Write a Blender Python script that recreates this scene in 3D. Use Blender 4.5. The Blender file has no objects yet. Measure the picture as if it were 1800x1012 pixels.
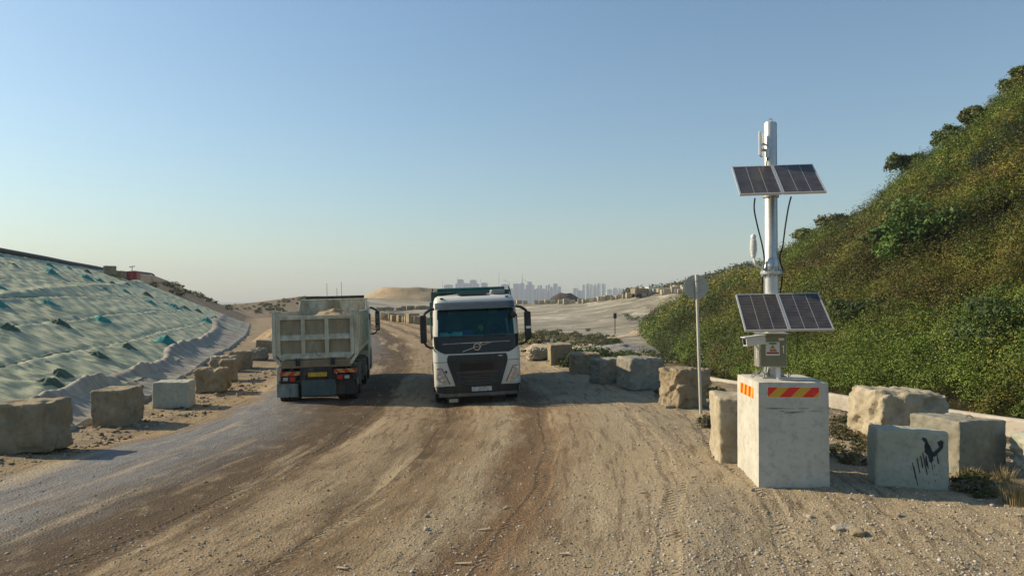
import bpy, math, random
import numpy as np
from mathutils import Vector, Matrix, noise as mn
R = math.radians
random.seed(7); RNG = np.random.default_rng(11)
S = bpy.context.scene
COL = S.collection

# ------------------------------------------------------------------ camera
CAMH = 2.9; FPX = 1300.0; HZ = 530.0
PITCH = math.atan((HZ - 506) / FPX)
cam = bpy.data.cameras.new('camera'); co = bpy.data.objects.new('camera', cam); COL.objects.link(co)
cam.sensor_width = 36; cam.lens = FPX / 1800 * 36; cam.clip_start = .1; cam.clip_end = 20000
co.location = (0, 0, CAMH); co.rotation_euler = (R(90) + PITCH, 0, 0)
S.camera = co

# ------------------------------------------------------------------ light
SUN_EL = R(30); SUN_AZ = R(17)          # sun stands to the left (-X), a little ahead (+Y)
sd = Vector((-math.cos(SUN_AZ) * math.cos(SUN_EL), math.sin(SUN_AZ) * math.cos(SUN_EL), math.sin(SUN_EL)))
sun = bpy.data.lights.new('sun', 'SUN'); so = bpy.data.objects.new('sun', sun); COL.objects.link(so)
sun.energy = 5.0; sun.angle = R(.6); sun.color = (1.0, .83, .60)
so.rotation_euler = sd.to_track_quat('Z', 'Y').to_euler()
W = bpy.data.worlds.new("World"); S.world = W; W.use_nodes = True
wt = W.node_tree; wt.nodes.clear()
sky = wt.nodes.new('ShaderNodeTexSky'); sky.sky_type = 'NISHITA'; sky.sun_disc = False
sky.sun_elevation = SUN_EL; sky.sun_rotation = math.atan2(sd.x, sd.y)
sky.air_density = 1.3; sky.dust_density = .9; sky.ozone_density = 3.0; sky.altitude = 10
wb = wt.nodes.new('ShaderNodeBackground'); wb.inputs[1].default_value = .090
wo = wt.nodes.new('ShaderNodeOutputWorld')
tn = wt.nodes.new('ShaderNodeMix'); tn.data_type = 'RGBA'; tn.blend_type = 'MULTIPLY'; tn.inputs[0].default_value = 1; tn.inputs[7].default_value = (.98, 1.09, 1.12, 1)
wt.links.new(sky.outputs[0], tn.inputs[6]); wt.links.new(tn.outputs[2], wb.inputs[0]); wt.links.new(wb.outputs[0], wo.inputs[0])
S.view_settings.view_transform = 'Standard'; S.view_settings.look = 'None'
S.view_settings.exposure = 0.37; S.view_settings.gamma = 1
S.cycles.max_bounces = 5; S.cycles.diffuse_bounces = 2; S.cycles.glossy_bounces = 3
S.cycles.transmission_bounces = 4; S.cycles.transparent_max_bounces = 6; S.cycles.volume_bounces = 0

# ------------------------------------------------------------------ numpy noise
def _h(ix, iy, s):
    n = (ix * 374761393 + iy * 668265263 + s * 2147483647) & 0xffffffff
    n = ((n ^ (n >> 13)) * 1274126177) & 0xffffffff
    return ((n ^ (n >> 16)) & 0xffff) / 65535.0
def vn(x, y, s=0):
    x = np.asarray(x, float); y = np.asarray(y, float)
    ix = np.floor(x).astype(np.int64); iy = np.floor(y).astype(np.int64)
    fx = x - ix; fy = y - iy; fx = fx * fx * (3 - 2 * fx); fy = fy * fy * (3 - 2 * fy)
    return ((_h(ix, iy, s) * (1 - fx) + _h(ix + 1, iy, s) * fx) * (1 - fy) + (_h(ix, iy + 1, s) * (1 - fx) + _h(ix + 1, iy + 1, s) * fx) * fy) * 2 - 1
def fbm(x, y, s=0, o=4):
    r = 0; a = 1; t = 0
    for i in range(o):
        r = r + a * vn(x * 2 ** i + 17.3 * i, y * 2 ** i - 9.1 * i, s + i); t += a; a *= .5
    return r / t
def sm(t):
    t = np.clip(t, 0, 1); return t * t * (3 - 2 * t)

# ------------------------------------------------------------------ terrain
TY = [-60, 10, 18.4, 25, 34, 46, 63, 90, 130, 200, 400]; TX = [-9.9, -10.2, -10.9, -12.1, -14.7, -17.7, -22.8, -32, -46, -75, -140]
CY = [0, 70, 82, 95, 110, 130, 150, 175, 200, 260]; CZ = [6.1, 6.1, 6.2, 6.2, 7.0, 7.4, 6.4, 3.5, 2, 1]
RY = [-60, 12, 20, 24.5, 29, 36, 54, 94, 126, 160, 260]; RX = [8, 8, 6.4, 6.0, 4.4, 2.8, -.3, -11, -20.5, -31, -60]
UY = [0, 5, 7, 9, 12, 15, 19, 24, 36, 54, 94, 126, 160]; UX = [-3, -1.8, -1.3, -.85, -.35, -.05, .05, -.2, -1.5, -4.4, -14, -24, -35]
EX = [-100, -75, -62, -40, 0, 14.6, 27, 37, 60, 120]; EYv = [215, 215, 212, 210, 200, 190, 175, 160, 135, 110]; EZ = [1.2, 1.9, 3.3, 3.5, 2.1, 2.5, 3.7, 4.9, 7.6, 9]
def toe(y): return np.interp(y, TY, TX)
def zbase(x, y):
    x = np.asarray(x, float); y = np.asarray(y, float)
    z = 0.035 * np.clip(x + 3, -5, 5) * sm((y - 13) / 5) * sm((42 - y) / 10)
    d = (toe(y) - x) * .93
    ch = np.interp(y, CY, CZ)
    z = z + ch * (.5 * (np.sqrt((np.clip(d, -3, 15.6) / 15.3 + .02) ** 2 + .0004) + (np.clip(d, -3, 15.6) / 15.3)) - .0) * (d > -.6)
    z = z - np.clip(d - 15.6, 0, 60) * .04
    e = x - np.interp(y, RY, RX)
    D = np.interp(y, [0, 20, 30, 60], [.55, .6, 1.3, 2.3]); Wd = np.interp(y, [0, 20, 60], [4, 4, 10])
    z = z - D * sm((e - .8) / Wd)
    # far embankment
    yr = np.interp(x, EX, EYv); zr = np.interp(x, EX, EZ)
    t = np.clip((y - (yr - 60)) / 60, 0, 1); t = t ** 1.15
    z = z * (1 - t) + zr * t
    z = z - sm((y - yr - 22) / 90) * (zr + 9)
    # mound behind the left lorry
    z = z + 1.1 * np.exp(-(((x + 58) / 15) ** 2 + ((y - 205) / 24) ** 2))
    z = z - .10 * np.exp(-(((x + 1.3) / 2.6) ** 2 + ((y - 23) / 5.5) ** 2))
    return z
def zdet(x, y):
    u = x - np.interp(y, UY, UX)
    near = sm((70 - y) / 40)
    rut = -.05 * np.exp(-((u + 2.0 + .3 * vn(y * .13, 0, 5)) / .35) ** 2) - .05 * np.exp(-((u - .6 + .4 * vn(y * .1, 3, 6)) / .4) ** 2) \
        + .03 * np.exp(-((u + 3.0) / .5) ** 2) + .04 * np.exp(-((u - 2.9 - .3 * vn(y * .2, 8, 3)) / .4) ** 2) - .03 * np.exp(-((u + 4.9) / .4) ** 2)
    off = sm((u - 2.6) / 1.5) + sm((-u - 8.0) / .8) * .9
    z = rut * near + .02 * fbm(u * .9, y * .35, 1, 4) * near + off * (.05 * fbm(x * .8, y * .8, 9, 5) + .035 * np.abs(fbm(x * 3.1, y * 3.1, 4, 3)))
    z = z + off * .012 * vn(x * 11, y * 11, 8) * (y < 34)
    z = z + sm((y - 60) / 60) * .3 * fbm(x * .06, y * .06, 12, 4)
    # gravel skirt round the plinth, kicked up round the right hand blocks
    z = z + .07 * np.exp(-(((x - 4.4) / .9) ** 2 + ((y - 12.2) / 1.0) ** 2))
    z = z + .22 * np.exp(-(((x - 3.9) / .9) ** 2 + ((y - 25.1) / 1.2) ** 2))
    return z
def zg(x, y): return zbase(x, y) + zdet(x, y)

def ray(px, py):
    dx = (px - 900) / FPX; dz = (506 - py) / FPX
    c, s = math.cos(PITCH), math.sin(PITCH)
    return np.array([dx, c - dz * s, s + dz * c])
def PG(px, py, f=zg, t1=400):
    """where the sight line through a photograph pixel meets the terrain"""
    d = ray(px, py); t = 5 * (t1 / 5.) ** (np.linspace(0, 1, 2500))
    h = CAMH + d[2] * t - f(d[0] * t, d[1] * t)
    i = int(np.argmax(h < 0)) if (h < 0).any() else len(t) - 1
    i = max(i, 1); a = h[i - 1] / (h[i - 1] - h[i] + 1e-9); tt = t[i - 1] + (t[i] - t[i - 1]) * min(max(a, 0), 1)
    return Vector((d[0] * tt, d[1] * tt, CAMH + d[2] * tt))
def PY(px, py, Y):
    d = ray(px, py); return Vector((d[0] / d[1] * Y, Y, CAMH + d[2] / d[1] * Y))

# ------------------------------------------------------------------ materials
def mat(name):
    m = bpy.data.materials.new(name); m.use_nodes = True; m.node_tree.nodes.clear(); return m, m.node_tree
def N(nt, typ, ins=None, out=0, **props):
    n = nt.nodes.new('ShaderNode' + typ)
    for k, v in props.items(): setattr(n, k, v)
    for k, v in (ins or {}).items():
        s = n.inputs[k]
        if isinstance(v, bpy.types.NodeSocket): nt.links.new(v, s)
        else: s.default_value = v
    return n.outputs[out] if len(n.outputs) > out else n
def rgb(c): return (c[0], c[1], c[2], 1)
def mix(nt, f, a, b, mode='MIX'):
    n = nt.nodes.new('ShaderNodeMix'); n.data_type = 'RGBA'; n.blend_type = mode
    for i, v in ((0, f), (6, a), (7, b)):
        if isinstance(v, bpy.types.NodeSocket): nt.links.new(v, n.inputs[i])
        else: n.inputs[i].default_value = rgb(v) if i else v
    return n.outputs[2]
def ramp(nt, fac, stops, interp='LINEAR'):
    n = nt.nodes.new('ShaderNodeValToRGB'); nt.links.new(fac, n.inputs[0]); cr = n.color_ramp; cr.interpolation = interp
    while len(cr.elements) > 1: cr.elements.remove(cr.elements[0])
    cr.elements[0].position = stops[0][0]; cr.elements[0].color = rgb(stops[0][1]) if hasattr(stops[0][1], '__len__') else (stops[0][1],) * 3 + (1,)
    for p, c in stops[1:]:
        e = cr.elements.new(p); e.color = rgb(c) if hasattr(c, '__len__') else (c, c, c, 1)
    return n.outputs[0]
def math_(nt, op, a, b=0, c=0, clamp=False):
    n = nt.nodes.new('ShaderNodeMath'); n.operation = op; n.use_clamp = clamp
    for i, v in enumerate((a, b, c)):
        if isinstance(v, bpy.types.NodeSocket): nt.links.new(v, n.inputs[i])
        else: n.inputs[i].default_value = v
    return n.outputs[0]
def noi(nt, vec, scale, detail=4, rough=.55, dist=0, out=0):
    return N(nt, 'TexNoise', {'Vector': vec, 'Scale': scale, 'Detail': detail, 'Roughness': rough, 'Distortion': dist}, out)
def mapv(nt, vec, scale=(1, 1, 1), loc=(0, 0, 0), rot=(0, 0, 0)):
    return N(nt, 'Mapping', {'Vector': vec, 'Scale': scale, 'Location': loc, 'Rotation': rot})
def bump(nt, h, s=.5, d=.02, n=None):
    i = {'Height': h, 'Strength': s, 'Distance': d}
    if n is not None: i['Normal'] = n
    return N(nt, 'Bump', i)
def finish(nt, col, rough=.8, normal=None, metal=0, spec=.3, extra=None):
    i = {'Base Color': col if isinstance(col, bpy.types.NodeSocket) else rgb(col), 'Roughness': rough, 'Metallic': metal, 'Specular IOR Level': spec}
    if normal is not None: i['Normal'] = normal
    i.update(extra or {})
    b = N(nt, 'BsdfPrincipled', i)
    N(nt, 'OutputMaterial', {'Surface': b}); return b
def texco(nt, k='Object'):
    return nt.nodes.new('ShaderNodeTexCoord').outputs[k]
def rnd(nt): return nt.nodes.new('ShaderNodeObjectInfo').outputs['Random']

def simple(name, col, rough=.6, metal=0, var=.25, scale=6, bmp=.15, dirt=None, dirt_amt=.4, spec=.4):
    """a plain finish with worn tone, fine unevenness and an optional dirt film"""
    m, nt = mat(name); v = texco(nt)
    n1 = noi(nt, v, scale, 6, .6)
    c = mix(nt, ramp(nt, n1, [(.3, 0.), (.75, 1.)]), tuple(x * (1 - var) for x in col), tuple(min(1, x * (1 + var * .5)) for x in col))
    if dirt:
        n2 = noi(nt, mapv(nt, v, (2.2, 2.2, .7)), 2.2, 7, .65)
        c = mix(nt, ramp(nt, n2, [(.55 - dirt_amt * .3, 0.), (.8 - dirt_amt * .2, dirt_amt + .3)]), c, dirt)
    r = math_(nt, 'ADD', rough - .08, math_(nt, 'MULTIPLY', n1, .16))
    finish(nt, c, r, bump(nt, noi(nt, v, scale * 8, 3), bmp, .004), metal, spec); return m

DUST = (.36, .29, .20)
M = {}
M['white_paint'] = simple('white_paint', (.64, .635, .56), .35, var=.12, dirt=(.45, .38, .28), dirt_amt=.22, bmp=.04)
def dusty_paint():
    m, nt = mat('dusty_white'); v = texco(nt); n1 = noi(nt, v, 5, 6, .6); n2 = noi(nt, mapv(nt, v, (1.5, 1.5, 2.5)), 3, 7, .7)
    z = N(nt, 'SeparateXYZ', {0: v}).node.outputs[2]
    low = math_(nt, 'MULTIPLY', ramp(nt, math_(nt, 'MULTIPLY', math_(nt, 'ADD', z, math_(nt, 'MULTIPLY', n2, .9)), .35), [(.25, .75), (.65, .06)]), n2)
    c = mix(nt, n1, (.66, .655, .585), (.60, .60, .53)); c = mix(nt, low, c, (.36, .29, .20))
    finish(nt, c, math_(nt, 'ADD', .32, math_(nt, 'MULTIPLY', low, .5)), None, 0, .45); return m
M['white_paint'] = dusty_paint()
M['black_plastic'] = simple('black_plastic', (.012, .014, .015), .5, dirt=(.07, .06, .05), dirt_amt=.2)
M['gloss_black'] = simple('gloss_black', (.005, .007, .011), .22, var=.1, bmp=.0)
M['dark_grey'] = simple('dark_grey', (.019, .025, .026), .5, dirt=(.09, .08, .06), dirt_amt=.2)
M['bar_grey'] = simple('bar_grey', (.10, .095, .085), .6, dirt=(.22, .18, .13), dirt_amt=.4)
M['visor'] = simple('visor', (.07, .085, .09), .25, bmp=0)
M['chrome'] = simple('chrome', (.75, .75, .74), .18, 1, var=.15, bmp=0)
M['headlamp_glass'] = simple('headlamp_glass', (.55, .56, .56), .08, .6, var=.4, scale=14, bmp=.02)
M['rubber'] = simple('rubber', (.016, .015, .014), .85, dirt=(.12, .10, .075), dirt_amt=.35)
M['rim'] = simple('rim', (.35, .34, .32), .5, .4, dirt=DUST, dirt_amt=.5)
M['green_paint'] = simple('green_paint', (.012, .10, .085), .45, dirt=(.12, .13, .10), dirt_amt=.2)
M['tipper_cream'] = simple('tipper_cream', (.62, .59, .43), .6, var=.22, dirt=(.25, .20, .13), dirt_amt=.5, bmp=.25)
M['tipper_panel'] = simple('tipper_panel', (.38, .34, .22), .7, var=.25, dirt=(.24, .185, .11), dirt_amt=.75, bmp=.3)
M['tipper_lip'] = simple('tipper_lip', (.33, .27, .18), .75, var=.3, dirt=(.20, .14, .08), dirt_amt=.6)
M['chassis'] = simple('chassis', (.028, .027, .025), .7, dirt=(.13, .10, .07), dirt_amt=.4)
M['teal_flap'] = simple('teal_flap', (.045, .085, .085), .6, dirt=(.12, .13, .10), dirt_amt=.4, scale=3)
M['pale_flap'] = simple('pale_flap', (.26, .28, .25), .6, dirt=(.08, .11, .10), dirt_amt=.7, scale=2.5)
M['red_lens'] = simple('red_lens', (.55, .02, .015), .2, var=.3, bmp=0)
M['clear_lens'] = simple('clear_lens', (.5, .48, .46), .2, var=.4, bmp=0)
M['seat_fabric'] = simple('seat_fabric', (.03, .15, .14), .9)
M['teal_cloth'] = simple('teal_cloth', (.12, .32, .32), .8)
M['blue_box'] = simple('blue_box', (.02, .07, .35), .5)
M['yellow_toy'] = simple('yellow_toy', (.55, .38, .07), .7)
M['galvanised'] = None
M['white_plastic'] = simple('white_plastic', (.68, .69, .68), .4, var=.08, bmp=.0)
M['cable'] = simple('cable', (.012, .012, .013), .5)
M['panel_frame'] = simple('panel_frame', (.58, .58, .56), .35, .5, var=.1, bmp=0)
M['steel'] = simple('steel', (.38, .38, .34), .4, .5, var=.2)
M['olive_steel'] = simple('olive_steel', (.20, .20, .135), .38, .35, var=.12, bmp=.02)
M['sign_back'] = simple('sign_back', (.24, .26, .26), .5, .3, var=.2, scale=3)
M['cream_pole'] = simple('cream_pole', (.52, .49, .40), .55, var=.15, dirt=(.3, .24, .16), dirt_amt=.25)
M['pipe_black'] = simple('pipe_black', (.02, .02, .022), .6)
M['red_paint'] = simple('red_paint', (.36, .03, .03), .5, dirt=(.2, .1, .07), dirt_amt=.3)
M['rope'] = simple('rope', (.16, .17, .12), .9)
M['wood'] = simple('wood', (.42, .34, .23), .9, scale=20)
M['yellow_paint'] = simple('yellow_paint', (.50, .33, .05), .5, dirt=DUST, dirt_amt=.4)

def m_galv():
    m, nt = mat('galvanised'); v = texco(nt)
    vo = N(nt, 'TexVoronoi', {'Vector': v, 'Scale': 38, 'Randomness': 1}, 1)
    n1 = noi(nt, mapv(nt, v, (1, 1, .3)), 5, 5)
    c = mix(nt, N(nt, 'RGBToBW', {0: vo}), (.40, .42, .42), (.56, .58, .57))
    c = mix(nt, ramp(nt, n1, [(.35, 0.), (.7, .6)]), c, (.62, .62, .58))
    finish(nt, c, math_(nt, 'ADD', .3, math_(nt, 'MULTIPLY', n1, .25)), bump(nt, n1, .1, .005), .65); return m
M['galvanised'] = m_galv()

def m_concrete(name, base, dark, warm, bs=.5, sc=1.0, stain=.45):
    m, nt = mat(name); g = texco(nt); r = rnd(nt)
    off = N(nt, 'CombineXYZ', {0: math_(nt, 'MULTIPLY', r, 37.), 1: math_(nt, 'MULTIPLY', r, 91.), 2: math_(nt, 'MULTIPLY', r, 13.)})
    v = N(nt, 'VectorMath', {0: g, 1: off}, operation='ADD')
    n1 = noi(nt, v, 2.2 * sc, 7, .62, .3); n2 = noi(nt, v, 9 * sc, 7, .6); n3 = noi(nt, mapv(nt, v, (5, 5, .8)), 1.6 * sc, 5, .6)
    n4 = N(nt, 'TexVoronoi', {'Vector': v, 'Scale': 26 * sc}, 0)
    c = mix(nt, ramp(nt, n1, [(.32, 0.), (.68, 1.)]), dark, base)
    c = mix(nt, ramp(nt, n3, [(.48, 0.), (.72, stain)]), c, warm)
    c = mix(nt, ramp(nt, n2, [(.28, .55), (.5, 0.)]), c, tuple(x * .55 for x in dark))
    c = mix(nt, ramp(nt, n4, [(.05, .5), (.14, 0.)]), c, tuple(x * .6 for x in dark))
    c = mix(nt, math_(nt, 'MULTIPLY', r, .25), c, warm)
    b1 = bump(nt, n2, bs, .03); b2 = bump(nt, noi(nt, v, 45 * sc, 4, .7), bs * .7, .006, b1); b3 = bump(nt, ramp(nt, n4, [(.05, 0.), (.16, 1.)]), bs * .6, .01, b2)
    finish(nt, c, .92, b3, 0, .15); return m
M['conc_warm'] = m_concrete('concrete_warm', (.36, .31, .21), (.20, .165, .105), (.28, .21, .12), .6)
M['conc_grey'] = m_concrete('concrete_grey', (.33, .32, .26), (.20, .19, .15), (.27, .23, .14), .5)
M['conc_green'] = m_concrete('concrete_green', (.46, .475, .39), (.31, .33, .27), (.38, .35, .24), .45)
M['conc_pale'] = m_concrete('concrete_pale', (.47, .425, .315), (.30, .26, .18), (.36, .29, .18), .6)
M['conc_plinth'] = m_concrete('concrete_plinth', (.57, .555, .48), (.43, .42, .36), (.46, .42, .33), .2, 1.0, .5)
M['conc_wall'] = m_concrete('concrete_wall', (.55, .51, .43), (.42, .38, .31), (.44, .37, .27), .3, .7)

def m_hazard(name, horiz, period, slant, c1=(.72, .018, .012), c2=(.62, .34, .03)):
    m, nt = mat(name); v = texco(nt); s = N(nt, 'SeparateXYZ', {0: v}); sx = s; nd = s.node
    a = math_(nt, 'ADD', nd.outputs[0], math_(nt, 'MULTIPLY', nd.outputs[2], slant))
    f = math_(nt, 'GREATER_THAN', math_(nt, 'FRACT', math_(nt, 'ADD', math_(nt, 'DIVIDE', a, period), horiz)), .5)
    c = mix(nt, f, c1, c2)
    c = mix(nt, ramp(nt, noi(nt, v, 18, 5), [(.55, 0.), (.8, .35)]), c, (.3, .24, .17))
    finish(nt, c, .35, None, 0, .5); return m
M['hazard_front'] = m_hazard('hazard_front', .41, .345, -1.0)
M['hazard_side'] = m_hazard('hazard_side', .1, .24, .25, (.70, .05, .01), (.85, .42, .04))
M['chevron'] = m_hazard('chevron', .2, .30, -1.0, (.45, .03, .02), (.50, .27, .05))
M['chevron_back'] = m_hazard('chevron_back', .2, .30, 1.0, (.45, .03, .02), (.50, .27, .05))

def m_plate(name, base, dark):
    m, nt = mat(name); v = texco(nt)
    n = noi(nt, mapv(nt, v, (1, 1, .35)), 16, 3)
    c = mix(nt, ramp(nt, n, [(.45, 0.), (.6, .8)]), base, dark)
    finish(nt, c, .45); return m
M['white_plate'] = m_plate('white_plate', (.55, .55, .52), (.25, .25, .25))
M['yellow_plate'] = m_plate('yellow_plate', (.60, .36, .03), (.35, .20, .04))

def m_glass(name, tint):
    m, nt = mat(name)
    tr = N(nt, 'BsdfTransparent', {'Color': rgb(tint)}); gl = N(nt, 'BsdfGlossy', {'Color': (.35, .62, .62, 1), 'Roughness': .04})
    fr = N(nt, 'Fresnel', {'IOR': 1.55})
    mx = N(nt, 'MixShader', {0: math_(nt, 'MULTIPLY', fr, .8), 1: tr, 2: gl}); N(nt, 'OutputMaterial', {'Surface': mx}); return m
M['glass'] = m_glass('windscreen_glass', (.62, .86, .84))
M['dark_glass'] = m_glass('side_glass', (.12, .2, .2))

def m_solar():
    m, nt = mat('solar_cells'); v = texco(nt, 'UV'); s = N(nt, 'SeparateXYZ', {0: v}).node
    # uv in metres on the panel: 3 columns, thin cross lines
    lu = math_(nt, 'LESS_THAN', math_(nt, 'FRACT', math_(nt, 'MULTIPLY', s.outputs[0], 3.)), .028)
    lv = math_(nt, 'LESS_THAN', math_(nt, 'FRACT', math_(nt, 'MULTIPLY', s.outputs[1], 12.)), .10)
    bus = math_(nt, 'LESS_THAN', math_(nt, 'FRACT', math_(nt, 'MULTIPLY', s.outputs[0], 27.)), .12)
    c = mix(nt, math_(nt, 'MULTIPLY', bus, .25), (.022, .020, .024), (.12, .12, .12))
    c = mix(nt, math_(nt, 'MULTIPLY', lv, .5), c, (.14, .14, .14)); c = mix(nt, lu, c, (.42, .42, .42))
    c = mix(nt, ramp(nt, noi(nt, texco(nt), 7, 5), [(.4, .05), (.8, .22)]), c, (.32, .27, .20))
    finish(nt, c, .3, None, 0, .35); return m
M['solar'] = m_solar()

def m_leaf(name, tr=.3):
    m, nt = mat(name); a = N(nt, 'Attribute', {}, 0, attribute_name='tint')
    d = N(nt, 'BsdfPrincipled', {'Base Color': a, 'Roughness': .6, 'Specular IOR Level': .25})
    t = N(nt, 'BsdfTranslucent', {'Color': mix(nt, .5, a, (.12, .16, .02))})
    mx = N(nt, 'MixShader', {0: tr, 1: d, 2: t}); N(nt, 'OutputMaterial', {'Surface': mx}); return m
M['leaf'] = m_leaf('leaf', .16); M['straw'] = m_leaf('straw', .15)
M['bark'] = simple('bark', (.14, .10, .07), .9, scale=12, bmp=.6)

def m_ground():
    m, nt = mat('ground'); g = N(nt, 'NewGeometry', {}, 0)
    at = nt.nodes.new('ShaderNodeAttribute'); at.attribute_name = 'track'; sep = N(nt, 'SeparateXYZ', {0: at.outputs['Vector']}).node
    u, rd, y = sep.outputs[0], sep.outputs[1], sep.outputs[2]
    zn = nt.nodes.new('ShaderNodeAttribute'); zn.attribute_name = 'zone'; zs = N(nt, 'SeparateColor', {0: zn.outputs['Color']}).node
    mem, soil, veg = zs.outputs[0], zs.outputs[1], zs.outputs[2]
    uv = N(nt, 'CombineXYZ', {0: u, 1: math_(nt, 'MULTIPLY', y, .10), 2: 0.})
    streak = noi(nt, uv, 1.3, 7, .62, .2); streak2 = noi(nt, mapv(nt, uv, (1, 1, 1), (7, 3, 0)), 7.5, 6, .62, .15)
    patch = noi(nt, g, .55, 8, .66, .5); patch2 = noi(nt, mapv(nt, g, (1, .5, 1)), 2.6, 8, .65, .3)
    fine = noi(nt, g, 22, 6, .75); vor = N(nt, 'TexVoronoi', {'Vector': g, 'Scale': 34.}, 1); vd = N(nt, 'TexVoronoi', {'Vector': g, 'Scale': 34.}, 0)
    vbw = N(nt, 'RGBToBW', {0: vor})
    uw = math_(nt, 'ADD', u, math_(nt, 'MULTIPLY', math_(nt, 'SUBTRACT', streak, .5), 2.0))
    uw = math_(nt, 'ADD', uw, math_(nt, 'MULTIPLY', math_(nt, 'SUBTRACT', patch, .5), 1.6))
    f = N(nt, 'MapRange', {0: uw, 1: -10., 2: 8., 3: 0., 4: 1.})
    P = lambda uu: (uu + 10) / 18.
    tan = (.32, .272, .195); tan2 = (.27, .215, .145); brown = (.100, .070, .040); dbrown = (.062, .043, .025); grey = (.165, .172, .19); rust = (.15, .095, .052)
    c = ramp(nt, f, [(P(-9.4), tan2), (P(-8.5), (.30, .23, .14)), (P(-8.1), (.22, .175, .12)), (P(-7.6), grey), (P(-6.0), (.135, .134, .136)), (P(-5.2), (.10, .082, .062)), (P(-4.7), dbrown), (P(-3.5), brown),
                     (P(-3.0), tan2), (P(-2.3), (.30, .235, .155)), (P(-1.7), brown), (P(-.9), (.25, .19, .12)), (P(-.2), tan), (P(.3), rust), (P(.9), (.19, .135, .085)), (P(1.4), tan2), (P(2.2), tan), (P(3.2), (.31, .265, .195)), (P(5), tan)])
    # dusty scuffs and darker damp patches, brown wheel marks
    c = mix(nt, math_(nt, 'MULTIPLY', ramp(nt, patch2, [(.54, 0.), (.70, 1.)]), .38), c, (.40, .34, .25))
    c = mix(nt, math_(nt, 'MULTIPLY', ramp(nt, streak2, [(.38, 1.), (.48, 0.)]), .62), c, (.105, .075, .045))
    c = mix(nt, math_(nt, 'MULTIPLY', ramp(nt, streak, [(.54, 0.), (.66, 1.)]), .65), c, (.42, .355, .25))
    # dirt off the road
    cd = mix(nt, ramp(nt, patch, [(.35, 0.), (.65, 1.)]), (.20, .16, .11), (.33, .275, .195))
    cd = mix(nt, ramp(nt, patch2, [(.42, .7), (.58, 0.)]), cd, (.17, .135, .095))
    c = mix(nt, rd, cd, c)
    # zones: grey liner, brown embankment, scrubby ground
    wv = noi(nt, mapv(nt, g, (.03, .14, .35), rot=(0, 0, R(-22))), 1.2, 9, .74, .9)
    cm = mix(nt, ramp(nt, wv, [(.36, 0.), (.6, 1.)]), (.12, .12, .105), (.29, .285, .25))
    cm = mix(nt, ramp(nt, noi(nt, mapv(nt, g, (.06, .2, .5), rot=(0, 0, R(10))), .9, 9, .75, 1.), [(.5, 0.), (.62, .9)]), cm, (.50, .49, .44))
    cm = mix(nt, ramp(nt, noi(nt, g, .12, 6, .7), [(.5, 0.), (.68, .5)]), cm, (.30, .24, .17))
    cs = mix(nt, ramp(nt, noi(nt, g, .8, 8, .7, .4), [(.36, 0.), (.62, 1.)]), (.10, .082, .058), (.19, .155, .112))
    cv = mix(nt, ramp(nt, noi(nt, g, .9, 7, .7), [(.4, 0.), (.6, 1.)]), (.05, .05, .02), (.19, .155, .085))
    edge = lambda z, k: ramp(nt, math_(nt, 'ADD', z, math_(nt, 'MULTIPLY', math_(nt, 'SUBTRACT', noi(nt, g, k, 6, .7), .5), .9)), [(.4, 0.), (.6, 1.)])
    c = mix(nt, edge(mem, .25), c, cm); c = mix(nt, edge(soil, .5), c, cs); c = mix(nt, edge(veg, .6), c, cv)
    # stones of many tones
    c = mix(nt, .55, c, mix(nt, ramp(nt, vbw, [(.15, 0.), (.85, 1.)]), (.35, .35, .36), (.68, .66, .63)), 'OVERLAY')
    c = mix(nt, ramp(nt, fine, [(.3, .6), (.5, 0.)]), c, mix(nt, 1.0, c, (.42, .38, .34), 'MULTIPLY'))
    c = mix(nt, ramp(nt, noi(nt, g, 60, 3, .7), [(.58, 0.), (.72, .6)]), c, mix(nt, 1.0, c, (1.7, 1.7, 1.68), 'MULTIPLY'))
    c = mix(nt, 1.0, c, (1.0, .955, .83), 'MULTIPLY')
    gm = ramp(nt, f, [(P(-8.2), 0.), (P(-7.4), 1.), (P(-5.2), 1.), (P(-4.4), 0.)])
    gm = math_(nt, 'MULTIPLY', gm, rd)
    ro = math_(nt, 'SUBTRACT', .93, math_(nt, 'MULTIPLY', gm, math_(nt, 'ADD', .22, math_(nt, 'MULTIPLY', patch2, .2))))
    tr = math_(nt, 'SINE', math_(nt, 'ADD', math_(nt, 'MULTIPLY', y, 46.), math_(nt, 'MULTIPLY', math_(nt, 'ABSOLUTE', math_(nt, 'SINE', math_(nt, 'MULTIPLY', u, 14.))), 3.)))
    bands = None
    for u0 in (-3.75, -1.55, .75, 2.75, 4.2):
        q = math_(nt, 'SUBTRACT', math_(nt, 'ADD', u, math_(nt, 'MULTIPLY', math_(nt, 'SUBTRACT', noi(nt, N(nt, 'CombineXYZ', {0: u0, 1: math_(nt, 'MULTIPLY', y, .12), 2: 0.}), 1.), .5), 1.6)), u0)
        q = ramp(nt, math_(nt, 'ABSOLUTE', q), [(.10, 1.), (.16, 0.)]); bands = q if bands is None else math_(nt, 'MAXIMUM', bands, q)
    tread = math_(nt, 'MULTIPLY', math_(nt, 'MULTIPLY', tr, bands), ramp(nt, noi(nt, g, 1.1, 3), [(.45, 0.), (.6, 1.)]))
    b1 = bump(nt, math_(nt, 'SUBTRACT', 1.0, vd), .55, .02); b1 = bump(nt, math_(nt, 'SUBTRACT', tread, math_(nt, 'MULTIPLY', bands, .8)), .8, .03, b1); b2 = bump(nt, fine, .55, .03, b1); b3 = bump(nt, patch2, .35, .12, b2)
    finish(nt, c, ro, b3, 0, .25); return m
M['ground'] = m_ground()

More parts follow.
